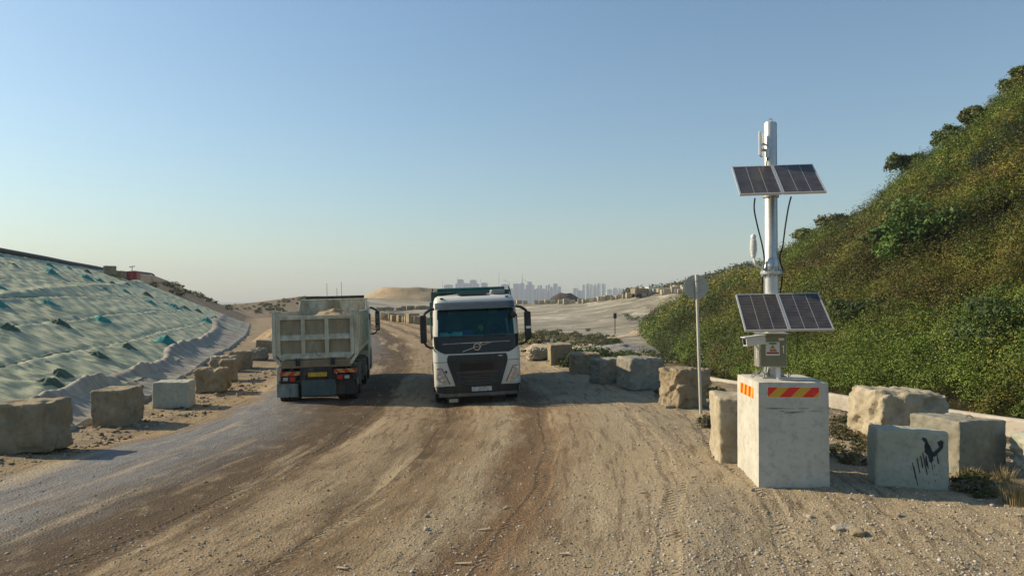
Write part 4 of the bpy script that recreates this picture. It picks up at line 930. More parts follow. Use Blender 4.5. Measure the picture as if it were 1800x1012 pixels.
for i, (px, py, s) in enumerate([(1218, 838, .05), (1262, 770, .07), (1272, 778, .13), (1248, 792, .05), (1208, 800, .05), (1283, 806, .10), (1255, 803, .09), (1230, 812, .06), (1200, 843, .06), (1402, 916, .05), (1330, 898, .03), (1150, 790, .03), (1182, 736, .05), (1140, 722, .06), (1175, 728, .05), (1160, 700, .08),
                               (1120, 703, .07), (1095, 705, .08), (1566, 943, .04), (1600, 922, .035), (1320, 930, .03), (1660, 886, .04), (1745, 930, .05), (980, 950, .03), (1032, 893, .04), (1700, 905, .04), (1085, 960, .03)]):
    stone(px, py, s, 'small loose stone lying on the gravel verge', SG, seed=i)
stone(1420, 908, .12, 'pointed pale stone in front of the tall plinth', None, seed=40)
stone(1484, 930, .22, 'flat tan stone on the gravel right of the plinth', None, seed=41, fl=.4)
stone(1506, 938, .16, 'dark brown stone touching the flat tan stone', None, 'conc_warm', 42)
for i, (px, py, s) in enumerate([(1716, 856, .14), (1735, 866, .10), (1700, 848, .09), (1755, 862, .08), (1752, 880, .09), (1738, 850, .07), (1770, 890, .08), (1790, 905, .10), (1722, 880, .06)]):
    stone(px, py, s, 'whitish rubble lump in the weeds by the grey slab block', 'whitish rubble lumps', 'conc_pale', 60 + i)
for i, (px, py, s) in enumerate([(150, 738, .16), (175, 752, .10), (140, 752, .14), (262, 742, .12), (300, 726, .10), (330, 716, .12), (350, 706, .13), (240, 752, .10), (380, 694, .15), (405, 682, .14), (420, 672, .15), (120, 800, .09), (60, 812, .08), (20, 815, .10), (160, 770, .07), (455, 648, .2), (440, 660, .2), (210, 762, .08), (190, 745, .12), (280, 733, .1), (365, 712, .09), (20, 830, .07), (395, 700, .09)]):
    stone(px, py, s, 'brown clod lying beside the left roadside blocks', 'clods beside the left blocks', 'conc_warm', 80 + i)
for i, (px, py, s) in enumerate([(1462, 745, .2), (1475, 752, .25), (1480, 740, .18), (1490, 762, .2), (1500, 780, .16), (1470, 765, .2), (1178, 700, .25), (1183, 708, .2), (1176, 716, .16)]):
    stone(px, py, s, 'grey rubble piece lying behind the roadside blocks', 'rubble behind the roadside blocks', 'conc_grey', 120 + i)
def splinter(px, py, L, a, label, m='wood'):
    p = PG(px, py); o = MB().prism([(-L / 2, -.012), (-L * .2, -.02), (L / 2, -.004), (L * .45, .012), (-L * .1, .022), (-L / 2, .01)], 0, .008, 'z').build('wood_splinter', m)
    o.location = (p.x, p.y, p.z + .015); o.rotation_euler = (.12, -.08, a); tag(o, label, 'debris')
for px, py, L, a, lb in [(852, 932, .16, .1, 'pale splinter of wood on the road straight ahead'), (815, 992, .20, -.2, 'longest pale splinter at the near edge of the road'), (600, 1000, .14, -.6, 'curled pale chip at the near edge of the road'),
                         (888, 893, .14, 1.1, 'dark upright twig on the road beside the pale splinter'), (994, 975, .15, -.3, 'thin bark strip on the near gravel'), (1130, 866, .12, .2, 'small wood chip on the middle of the gravel verge'), (1578, 905, .14, .9, 'white scrap on the gravel before the paint smeared block')]:
    splinter(px, py, L, a, lb)

# ================================================================== PLINTH AND SOLAR MAST
def plinth():
    rz = R(-3); fl = Vector((3.80, 11.46, 0)); W_, D_, H_ = 1.09, 1.32, 1.66
    ex = Vector((math.cos(rz), math.sin(rz), 0)); ey = Vector((-math.sin(rz), math.cos(rz), 0))
    o = block_mesh(W_, D_, H_ + .14, 3, .004, .03, 16, 0, .012).build('concrete_plinth', 'conc_plinth', None, 0, True, fix=False)
    o.location = fl + ex * W_ / 2 + ey * D_ / 2 + Vector((0, 0, -.14)); o.rotation_euler = (0, 0, rz)
    tag(o, 'tall smooth concrete plinth with red and orange striped stickers, carrying the solar mast', 'concrete plinth')
    zt = H_ + .14
    mb = MB().box((0, 0, 0), (.775, .004, .155)); s = mb.build('hazard_sticker', 'hazard_front', o, .001); s.location = (-.005, -D_ / 2 - .003, zt - .155)
    b = MB().box((0, 0, 0), (.79, .002, .17)).build('sticker_backing', 'white_plastic', s); b.location = (0, .0025, 0)
    mb = MB().box((0, 0, 0), (.78, .004, .17)); s = mb.build('hazard_sticker', 'hazard_side', o, .001); s.location = (-W_ / 2 - .003, 0, zt - .20); s.rotation_euler = (0, 0, R(90))
    # hairline casting marks
    mb = MB()
    for k in range(14): mb.box((random.uniform(-.35, .45), -D_ / 2 - .0006, zt - .42 - random.choice([0, .03, .05, -.02]) + random.uniform(-.01, .01)), (random.uniform(.06, .28), .004, random.uniform(.003, .009)))
    mb.build('casting_marks', 'casting', o)
    return o
M['casting'] = simple('casting', (.20, .20, .18), .9)
plinth()

def solar_mast():
    P0 = Vector((4.27, 12.17, 1.66)); t = thing('solar_mast', 'galvanised mast with two solar panel pairs, cabinet and camera on the concrete plinth', 'solar mast', P0)
    L = lambda x, y, z: (x - P0.x, y - P0.y, z - P0.z)
    MB().lathe([(.118, 0), (.118, 1.72)], (0, 0, 0), n=28).build('lower_pole', 'galvanised', t, 0, True)
    up = MB().lathe([(.118, 1.72), (.118, 1.93), (.112, 1.94), (.103, 1.96), (.101, 4.17), (.095, 4.19), (0.002, 4.20)], (0, 0, 0), n=28).build('upper_pole', 'galvanised', t, 0, True)
    MB().tube([(-.03, 0, 4.19), (-.03, 0, 4.24), (0, 0, 4.26), (.03, 0, 4.24), (.03, 0, 4.19)], .008, 6).build('lifting_eye', 'steel', up, 0, True)
    fl = MB().lathe([(.118, 1.68), (.175, 1.685), (.178, 1.70), (.178, 1.735), (.12, 1.74)], (0, 0, 0), n=28).build('flange', 'galvanised', t, 0, True)
    mb = MB()
    for k in range(8):
        a = k * math.pi / 4 + .2; x, y = math.cos(a) * .152, math.sin(a) * .152; MB().lathe([(.014, 1.655), (.014, 1.765)], (x, y, 0), n=6).build('flange_bolt', 'steel', fl)
    mb = MB()
    for k in range(6):
        a = k * math.pi / 3 + .5; c, s = math.cos(a), math.sin(a); v = [(c * .115, s * .115, 1.738), (c * .172, s * .172, 1.738), (c * .117, s * .117, 1.92)]
        q = Vector((-s, c, 0)) * .005; mb.add([Vector(p) + q for p in v] + [Vector(p) - q for p in v], [(0, 1, 2), (5, 4, 3), (0, 3, 4, 1), (1, 4, 5, 2), (2, 5, 3, 0)])
    mb.build('gusset', 'galvanised', fl)
    mb = MB().box((0, 0, .012), (.46, .46, .024)); bp = mb.build('base_plate', 'steel', t, .004)
    mb = MB()
    for sx in (-1, 1):
        for sy in (-1, 1): mb.lathe([(.016, .02), (.016, .10)], (sx * .19, sy * .19, 0), n=6)
    mb.build('anchor_bolt', 'steel', bp); mb = MB()
    for a in range(4):
        c, s = math.cos(a * math.pi / 2 + .78), math.sin(a * math.pi / 2 + .78); v = [(c * .11, s * .11, .024), (c * .22, s * .22, .024), (c * .11, s * .11, .20)]
        q = Vector((-s, c, 0)) * .006; mb.add([Vector(p) + q for p in v] + [Vector(p) - q for p in v], [(0, 1, 2), (5, 4, 3), (0, 3, 4, 1), (1, 4, 5, 2), (2, 5, 3, 0)])
    mb.build('base_rib', 'steel', bp)
    # solar panels from measured corners: bottom-left, bottom-right, top-right, top-left
    for bl, br, tl in ((L(3.52, 11.17, 2.465), L(4.85, 11.13, 2.49), L(3.63, 12.0, 3.02)), (L(3.46, 11.2, 4.53), L(4.76, 11.15, 4.565), L(3.585, 12.03, 5.10))):
        bl, br, tl = Vector(bl), Vector(br), Vector(tl); ux = (br - bl).normalized(); uy = (tl - bl); uy = (uy - ux * uy.dot(ux) * .0); Lx = (br - bl).length; hl = uy.length; uy.normalize(); nz = ux.cross(uy).normalized()
        for k in (0, 1):
            o0 = bl + ux * (Lx / 2 + .004) * k; w = Lx / 2 - .006; Q = lambda a, b, h: o0 + ux * a + uy * b + nz * h
            fr = MB(); fw = .020; th = .034
            def bar(a0, a1, b0, b1): fr.add([Q(a, b, h) for a in (a0, a1) for b in (b0, b1) for h in (-th, 0)], [(0, 1, 3, 2), (4, 6, 7, 5), (0, 4, 5, 1), (2, 3, 7, 6), (0, 2, 6, 4), (1, 5, 7, 3)])
            bar(0, fw, 0, hl); bar(w - fw, w, 0, hl); bar(fw, w - fw, 0, fw); bar(fw, w - fw, hl - fw, hl)
            pf = fr.build('solar_panel', 'panel_frame', t)
            me = MB().add([Q(a, b, -.006) for a, b in ((fw, fw), (w - fw, fw), (w - fw, hl - fw), (fw, hl - fw))] + [Q(a, b, -.018) for a, b in ((fw, fw), (w - fw, fw), (w - fw, hl - fw), (fw, hl - fw))],
                          [(0, 1, 2, 3), (7, 6, 5, 4), (0, 4, 5, 1), (1, 5, 6, 2), (2, 6, 7, 3), (3, 7, 4, 0)])
            c = me.build('cells', 'solar', pf, fix=False); uvl = c.data.uv_layers.new(name='uv'); uvs = [(0, 0), (1, 0), (1, 1), (0, 1)] * 2
            for lp in c.data.loops: uvl.data[lp.index].uv = uvs[lp.vertex_index % 8]
        # carrying bracket behind the pair
        mid = bl + ux * Lx / 2; mb = MB(); zc = (mid + uy * hl * .5).z
        for b in (.22, .78):
            a = mid + uy * hl * b - nz * .055; mb.tube([a - ux * .5, a + ux * .5], .018, 6)
        mb.tube([mid + uy * hl * .22 - nz * .06, Vector((0, -.10, (mid + uy * hl * .22).z - .02))], .02, 6); mb.tube([mid + uy * hl * .78 - nz * .06, Vector((0, -.08, (mid + uy * hl * .78).z - .10))], .02, 6)
        mb.lathe([(.128, zc - .22), (.128, zc - .16)], (0, 0, 0), n=20)
        mb.build('panel_bracket', 'steel', t)
    # control cabinet
    cx, cy = 4.135 - P0.x, 11.86 - P0.y; z0, z1 = 1.865 - P0.z, 2.375 - P0.z
    cab = MB().box((cx, cy, (z0 + z1) / 2), (.44, .24, z1 - z0)).build('cabinet', 'steel', t, .006)
    MB().box((cx + .005, cy - .125, (z0 + z1) / 2), (.405, .022, z1 - z0 - .03)).build('door', 'olive_steel', cab, .004)
    MB().prism([(-.16, .015), (.13, .030), (.13, .042), (-.17, .024), (-.17, .006)], -.245, .245, 'x').build('rain_hood', 'steel', cab, .002).location = (cx, cy, z1)
    hd = MB().box((cx + .158, cy - .142, (z0 + z1) / 2 + .02), (.018, .018, .11)).box((cx + .150, cy - .145, (z0 + z1) / 2 + .075), (.035, .02, .028)); hd.build('door_handle', 'chrome', cab, .003)
    mb = MB()
    for dz in (-.16, .16): MB().tube([(cx - .212, cy - .135, (z0 + z1) / 2 + dz - .03), (cx - .212, cy - .135, (z0 + z1) / 2 + dz + .03)], .010, 6).build('door_hinge', 'steel', cab)
    sx, sz = cx - .008, (z0 + z1) / 2 + .035; yf = cy - .1365
    lb = MB().box((sx, yf - .001, sz), (.222, .003, .215)).build('warning_label', 'label_white', cab, .001)
    MB().box((sx, yf - .0035, sz + .083), (.120, .002, .026)).build('label_title', 'label_green', lb)
    MB().prism([(-.042, -.028), (.042, -.028), (0, .042)], 0, .002, 'y').build('warning_triangle', 'label_black', lb).location = (sx, yf - .0045, sz + .025)
    MB().prism([(-.034, -.023), (.034, -.023), (0, .034)], 0, .002, 'y').build('triangle_field', 'label_yellow', lb).location = (sx, yf - .0055, sz + .025)
    MB().prism([(-.004, .022), (.006, .022), (.001, .006), (.008, .006), (-.005, -.016), (-.001, .0), (-.008, .0)], 0, .002, 'y').build('lightning_mark', 'label_black', lb).location = (sx, yf - .0065, sz + .022)
    MB().box((sx + .006, yf - .0035, sz - .028), (.110, .002, .024)).build('label_bar', 'label_red', lb)
    MB().box((sx, yf - .0035, sz - .066), (.192, .002, .028)).build('label_bar', 'label_red', lb)
    MB().box((cx - .135, yf - .001, z1 - .07), (.075, .003, .028)).build('name_plate', 'steel', cab, 0); MB().box((cx + .13, yf - .001, z1 - .07), (.085, .003, .038)).build('name_plate', 'panel_frame', cab, 0)
    mb = MB()
    for k in range(9): mb.box((cx - .2205, cy - .01, z0 + .14 + k * .028), (.003, .05, .012))
    mb.build('side_lettering', 'white_plastic', cab)
    MB().lathe([(.036, -.012), (.036, z0 + .004)], (4.24 - P0.x, 11.80 - P0.y, 0), n=16).build('conduit', 'white_plastic', t, 0, True)
    mb = MB()
    for k, (a, b) in enumerate([(-.16, -.30), (-.12, -.02), (-.06, -.05)]): mb.tube([(cx + a, cy, z0), (cx + a - .01, cy, z0 - .08), (cx + b, cy - .03, .03)], .010, 6)
    mb.tube([(-.35, .0, .01), (-.28, .02, .07), (-.2, -.05, .03), (-.1, -.1, .05)], .008, 5); mb.build('loose_cable', 'steel', t, 0, True)
    # security camera pointing left
    m4 = Matrix.Rotation(R(-6), 4, 'Y') @ Matrix.Rotation(R(14), 4, 'Z')
    c0 = Vector(L(3.80, 11.62, 2.31))
    cm = MB().box(c0 + Vector((0, 0, -.02)), (.34, .12, .14), m4.to_3x3()).build('security_camera', 'white_plastic', t, .012, seg=3)
    MB().box(c0 + m4.to_3x3() @ Vector((-.01, 0, .052)), (.38, .13, .014), m4.to_3x3()).build('sun_shield', 'white_plastic', cm, .004)
    MB().box(c0 + m4.to_3x3() @ Vector((-.171, 0, -.02)), (.008, .09, .10), m4.to_3x3()).build('lens_window', 'gloss_black', cm, .01)
    MB().tube([c0 + Vector((.03, .02, -.04)), c0 + Vector((.04, .04, -.10)), c0 + Vector((.10, .10, -.16)), c0 + Vector((.18, .2, -.17))], .022, 8).build('camera_bracket', 'white_plastic', cm, 0, True)
    # weather sensor
    q = Vector(L(4.02, 12.1, 3.45)); sp = MB().tube([(-.10, -.02, q.z), (q.x + .06, q.y, q.z), (q.x - .03, q.y, q.z + .05), (q.x - .055, q.y, q.z + .14), (q.x - .06, q.y, q.z + .2)], .020, 8).build('sensor_arm', 'white_plastic', t, 0, True)
    prof = [(.03, .17), (.035, .18)]; z = .20
    for k, r in enumerate([.044, .052, .057, .060, .060, .060, .058, .055, .052]): prof += [(r * .78, z), (r, z + .006), (r, z + .018), (r * .78, z + .028)]; z += .030
    prof += [(.030, z), (.044, z + .012), (.046, z + .05), (.030, z + .075), (.012, z + .09), (.001, z + .092)]
    MB().lathe(prof, (q.x - .065, q.y, q.z), n=20).build('weather_sensor', 'white_plastic', t, 0, True)
    MB().lathe([(.125, q.z - .03), (.125, q.z + .03)], (0, 0, 0), n=20).build('sensor_clamp', 'steel', t, 0, True)
    # flat antenna
    a0 = Vector(L(4.07, 12.05, 5.47)); m3 = Matrix.Rotation(R(62), 3, 'Z')
    an = MB().box(a0, (.19, .045, .40), m3).build('flat_antenna', 'white_plastic', t, .012, seg=3)
    MB().tube([a0 + Vector((.02, .03, .02)), (-.06, -.03, a0.z)], .016, 8).tube([a0 + Vector((.02, .03, -.08)), (-.05, -.06, a0.z - .10)], .022, 8).build('antenna_bracket', 'steel', an)
    MB().box((-.085, -.10, a0.z - .14), (.06, .05, .16)).build('radio_box', 'white_plastic', t, .022, seg=3)
    for pts in ([(-.46, -.6, 2.86), (-.44, -.5, 2.70), (-.34, -.35, 2.45), (-.20, -.16, 2.15), (-.135, -.06, 1.9), (-.15, 0, 1.6), (-.15, 0, 1.3)], [(.10, -.62, 2.88), (.10, -.5, 2.72), (.12, -.3, 2.42), (.14, -.14, 2.15), (.128, -.04, 1.95), (.19, .02, 1.72), (.15, .04, 1.3)],
                [(-.09, -.09, a0.z - .22), (-.10, -.085, a0.z - .4), (-.105, -.07, a0.z - .6)], [(.30, -.30, .85), (.32, -.25, .55), (.30, -.22, .25), (.22, -.2, .05), (.1, -.15, .03)]):
        k = [Vector(p) for p in pts]; sm_ = []
        for i in range(len(k) - 1):
            p0, p1, p2, p3 = k[max(i - 1, 0)], k[i], k[i + 1], k[min(i + 2, len(k) - 1)]
            for j in range(5):
                s = j / 5; sm_.append(.5 * ((2 * p1) + (p2 - p0) * s + (2 * p0 - 5 * p1 + 4 * p2 - p3) * s * s + (3 * p1 - p0 - 3 * p2 + p3) * s ** 3))
        sm_.append(k[-1]); MB().tube(sm_, .012 if len(pts) != 5 else .006, 7).build('power_cable', 'cable', t, 0, True)
M['label_white'] = simple('label_white', (.66, .66, .64), .5, var=.05, bmp=0); M['label_green'] = simple('label_green', (.05, .25, .18), .5, bmp=0); M['label_black'] = simple('label_black', (.02, .02, .02), .5, bmp=0)
M['label_yellow'] = simple('label_yellow', (.6, .42, .03), .5, bmp=0); M['label_red'] = simple('label_red', (.38, .015, .02), .5, bmp=0)
solar_mast()

# round road sign seen from behind
def road_sign():
    p = PG(1232, 727); t = thing('road_sign', 'round road sign seen from behind on a thin leaning cream pole', 'road sign', p, (0, R(-1.6), 0))
    MB().lathe([(.038, -.2), (.038, 3.36), (.030, 3.38), (.002, 3.385)], (0, 0, 0), n=14).build('pole', 'cream_pole', t, 0, True)
    d = MB().lathe([(.001, .052), (.285, .052), (.292, .056), (.300, .062), (.300, .070), (.001, .072)], (0, 0, 3.08), 'y', 40).build('sign_disc', 'sign_back', t, 0, True)
    MB().lathe([(.290, .046), (.300, .046), (.300, .052), (.290, .052)], (0, 0, 3.08), 'y', 40).build('rim', 'steel', d)
    MB().box((0, .045, 3.22), (.30, .018, .035)).box((0, .045, 2.94), (.30, .018, .035)).build('channel_bar', 'steel', d, .003)
    mb = MB()
    for z in (3.22, 2.94): mb.lathe([(.047, z - .018), (.047, z + .018)], (0, 0, 0), n=14)
    mb.build('clamp', 'steel', t)
road_sign()
p = PG(1081, 588); t = thing('warning_post', 'dark small signal on a thin post standing in the grey hollow', 'post', p)
k = p.y / FPX; MB().tube([(0, 0, -.2), (0, 0, 30 * k)], .09, 6).build('pole', 'bar_grey', t); MB().box((0, -.1, 33 * k), (.5, .3, 9 * k)).build('signal_head', 'gloss_black', t, .03)
MB().box((0, -.3, 38.6 * k), (.6, .6, .06)).build('hood', 'black_plastic', t, .01)

# red cabin and mast on the embankment crest
p = PY(227, 488, 84); p.z -= .15
t = thing('site_cabin', 'low red site cabin on top of the embankment by a small mast', 'cabin', p, (0, 0, R(12)))
b = MB().box((0, .8, .35), (1.55, 1.6, .8)).build('body', 'red_paint', t, .04); MB().prism([(-.85, .74), (.85, .74), (.80, .86), (-.80, .86)], -.1, 1.7).build('roof', 'red_paint', t, .02)
MB().box((-.35, -.01, .42), (.34, .04, .30)).build('window', 'dark_glass', t, .01); MB().box((.4, -.01, .3), (.36, .04, .62)).build('door', 'red_paint', t, .01)
p = PY(232, 489, 82); t = thing('weather_mast', 'small mast with crossed arms beside the red cabin', 'mast', p)
MB().tube([(0, 0, -.4), (0, 0, 1.42)], .035, 6).build('pole', 'bar_grey', t); MB().tube([(-.24, 0, 1.22), (.24, 0, 1.30)], .028, 6).build('cross_arm', 'bar_grey', t)
MB().lathe([(.01, 0), (.07, .02), (.07, .10), (.01, .12)], (-.24, 0, 1.22), n=8).lathe([(.01, 0), (.07, .02), (.07, .10), (.01, .12)], (.24, 0, 1.28), n=8).build('sensor_cup', 'bar_grey', t)
p = PY(267, 499, 95); MB().tube([(p.x, p.y, p.z - .5), (p.x, p.y, p.z + .95)], .03, 5).build('marker_pole', 'bar_grey'); tag(bpy.data.objects['marker_pole'], 'lone thin pole on the brown embankment crest', 'pole')

# ================================================================== CITY
CT = [(781, 796, 501, 'b', 0, 'low'), (801, 842, 498.5, 'b', 0, 'wide'), (804, 815, 492, 'b', 10, 'step'), (826, 838, 493, 'b', 10, 'step'), (846, 857, 497.5, 'b', 0, 'plain'), (881, 896, 500, 'b', 0, 'low'), (902, 914, 499, 'b', 0, 'plain'),
      (914, 922, 498, 'b', -20, 'mast'), (924, 939, 501, 'b', 0, 'crane'), (928, 935, 496, 'b', 20, 'step'), (940, 950, 508, 'b', 10, 'plain'), (945, 948, 502, 'b', 30, 'thin'), (949, 953, 501.5, 'b', 25, 'thin'), (953, 960, 508, 'b', 15, 'plain'), (959, 962, 502, 'b', 30, 'thin'), (963, 967, 500.5, 'b', 30, 'thin'),
      (966, 973, 505, 'b', 10, 'plain'), (972, 980, 499, 'b', 0, 'plain'), (981, 986, 504, 'b', 5, 'plain'), (1007, 1016, 507, 'b', 0, 'plain'), (1013, 1023, 511, 'b', -20, 'low'),
      (1023, 1029, 500.5, 'p', 0, 'slab'), (1030, 1036, 498.5, 'p', 10, 'slab'), (1037, 1042, 500, 'p', 0, 'slab'), (1043, 1048, 499.5, 'p', 8, 'slab'), (1049, 1056, 498.5, 'p', 0, 'slab'), (1057, 1064, 499, 'p', 10, 'slab'), (1068, 1076, 509, 'p', 0, 'low'), (1077, 1085, 506, 'p', 10, 'plain'), (1086, 1094, 507.5, 'p', 0, 'plain'), (903, 940, 508.5, 'b', 60, 'wide'), (941, 986, 512, 'b', 62, 'wide'), (1003, 1024, 515, 'b', 60, 'wide'), (1066, 1097, 513, 'p', 60, 'wide'), (846, 862, 506, 'b', 60, 'low'), (880, 902, 507, 'b', 60, 'low')]
WH = ['left of the lorry roof', 'over the lorry roof', 'just right of the lorry mirror', 'in the middle of the skyline', 'behind the dark soil mound', 'in the pale green estate', 'at the right end of the skyline']
ordinal = ['first', 'second', 'third', 'fourth', 'fifth', 'sixth', 'seventh', 'eighth', 'ninth', 'tenth', 'eleventh', 'twelfth', 'thirteenth', 'fourteenth', 'fifteenth', 'sixteenth', 'seventeenth', 'eighteenth', 'nineteenth', 'twentieth', 'twenty first', 'twenty second', 'twenty third', 'twenty fourth', 'twenty fifth', 'twenty sixth', 'twenty seventh', 'twenty eighth']
DESC = {'low': 'low hazy tower block', 'wide': 'very wide hazy slab block', 'step': 'hazy tower with stepped roof', 'plain': 'plain hazy tower block', 'mast': 'hazy tower topped by a tall spire', 'crane': 'broad tower with a roof crane', 'thin': 'very thin hazy tower', 'slab': 'pale yellow green housing tower'}
nb = npal = 0
for i, (a, b, top, kd, dy, sh) in enumerate(CT):
    Yc = 2300 + dy; pa, pb = PY(a, top, Yc), PY(b, top, Yc); w = pb.x - pa.x; z0 = -12; h = pa.z - z0; cx = (pa.x + pb.x) / 2; d = min(w * 1.1, 22)
    if kd == 'b': nb += 1; lab = '%s, %s from the blue grey end of the skyline' % (DESC[sh], ordinal[nb - 1])
    else: npal += 1; lab = '%s, %s in the pale estate' % (DESC[sh], ordinal[npal - 1])
    t = thing('tower_block', lab, 'building', (cx, Yc, z0), (0, 0, 0), 'towers of the distant city'); mb = MB(); md = 'tower_pale' if kd == 'p' else 'tower_blue'
    if sh == 'slab':
        mb.prism([(-w / 2, -d / 2), (-w * .12, -d / 2), (-w * .12, -d * .3), (w * .12, -d * .3), (w * .12, -d / 2), (w / 2, -d / 2), (w / 2, d / 2), (-w / 2, d / 2)], 0, h, 'z')
    else:
        mb.prism([(-w / 2, -d / 2), (-w * .2, -d / 2), (-w * .2, -d * .35), (w * .2, -d * .35), (w * .2, -d / 2), (w / 2, -d / 2), (w / 2, d / 2), (-w / 2, d / 2)], 0, h, 'z')
    mb.build('wall', md, t)
    rb = MB().box((-w * .12, 0, h + .8), (w * .4, d * .5, 1.6)).box((w * .25, 0, h + .6), (w * .22, d * .4, 1.2))
    if sh == 'step': rb.box((0, 0, h + 1), (w * .75, d * .7, 2))
    rb.build('roof_block', md, t)
    if sh == 'mast': MB().tube([(0, 0, h), (0, 0, h + 14), (0, 0, h + 30)], 1.6, 6, .4).build('spire', 'bar_grey', t)
    if sh == 'crane' or (sh == 'wide' and i < 3): 
        MB().tube([(-w * .3, 0, h), (-w * .3, 0, h + 12)], .7, 5).tube([(-w * .3 - 12, 0, h + 18), (-w * .3, 0, h + 10), (-w * .3 + 6, 0, h + 8)], .6, 5).build('crane', 'bar_grey', t)
for px, t0, t1, lb in [(778, 493, 515, 'thin tower crane mast left of the skyline behind the lorry roof'), (842, 490, 503, 'slanting crane boom over the wide slab block'), (877, 478, 520, 'tallest faint thin mast above the lorry roof'), (893, 499, 508, 'crane with a long jib above the low blue towers')]:
    a = PY(px, t1, 2250); b = PY(px + (3 if px == 842 else 0), t0, 2250); mb = MB().tube([(a.x, 2250, a.z - 25), b], .55, 5)
    if px == 893: mb.tube([PY(884, 491, 2250), PY(893, 496, 2250), PY(897, 498, 2250)], .6, 5)
    tag(mb.build('tower_crane', 'bar_grey'), lb, 'crane')

# ================================================================== LORRIES
def wheel(parent, x, y, r, w, side, name='wheel', dual=False):
    prof = [(r * .58, -w / 2), (r * .9, -w / 2), (r * .975, -w / 2 + .02), (r, -w / 2 + .05), (r, w / 2 - .05), (r * .975, w / 2 - .02), (r * .9, w / 2), (r * .58, w / 2)]
    mb = MB().lathe(prof, (x, y, r), 'x', 36)
    if dual: mb.lathe(prof, (x - side * (w + .05), y, r), 'x', 36)
    for k in range(36):      # tread blocks
        a = k * math.pi / 18; mb.box((x, y + math.cos(a) * r * 1.002, r + math.sin(a) * r * 1.002), (w * .86, .05, .022), Matrix.Rotation(a - math.pi / 2, 3, 'X'))
    t = mb.build(name, 'rubber', parent, 0, True); o = x + side * w / 2
    MB().lathe([(r * .58, -side * .02), (r * .55, -side * .05), (r * .45, -side * .09), (r * .28, -side * .10), (r * .26, side * .02), (.001, side * .03)], (o, y, r), 'x', 28).build('rim', 'rim', t, 0, True)
    mb = MB()
    for k in range(10):
        a = k * math.pi / 5; mb.lathe([(.018, -side * .10), (.018, -side * .06)], (o, y + math.cos(a) * r * .36, r + math.sin(a) * r * .36), 'x', 6)
    mb.build('wheel_nut', 'steel', t)
    return t

CABZ = [.34, .60, 1.25, 1.50, 1.98, 2.72, 2.98, 3.08, 3.13]
CABY = [.06, .02, .00, .02, .07, .24, .34, .48, .70]
CABW = [1.22, 1.245, 1.25, 1.25, 1.235, 1.20, 1.17, 1.13, 1.05]
def cabf(x, z, off=0.):
    """the front surface of the cab"""
    y = float(np.interp(z, CABZ, CABY)); hw = float(np.interp(z, CABZ, CABW)); r = .22; a = abs(x) / hw
    y += .07 * a ** 2
    k = max(0, abs(x) - (hw - r)) / r; y += r * (1 - math.sqrt(max(0, 1 - min(k, 1) ** 2))) * .9
    return y - off
def patch(rows, off, th, nx=24, nz=6):
    """panel following the cab front; rows = (z, xl, xr) bottom to top"""
    zs = [r[0] for r in rows]
    def fn(a, b):
        z = zs[0] + (zs[-1] - zs[0]) * b; xl = float(np.interp(z, zs, [r[1] for r in rows])); xr = float(np.interp(z, zs, [r[2] for r in rows])); x = xl + (xr - xl) * a
        return (x, cabf(x, z, off), z)
    return MB().grid(fn, nx, nz, (0, th, 0))
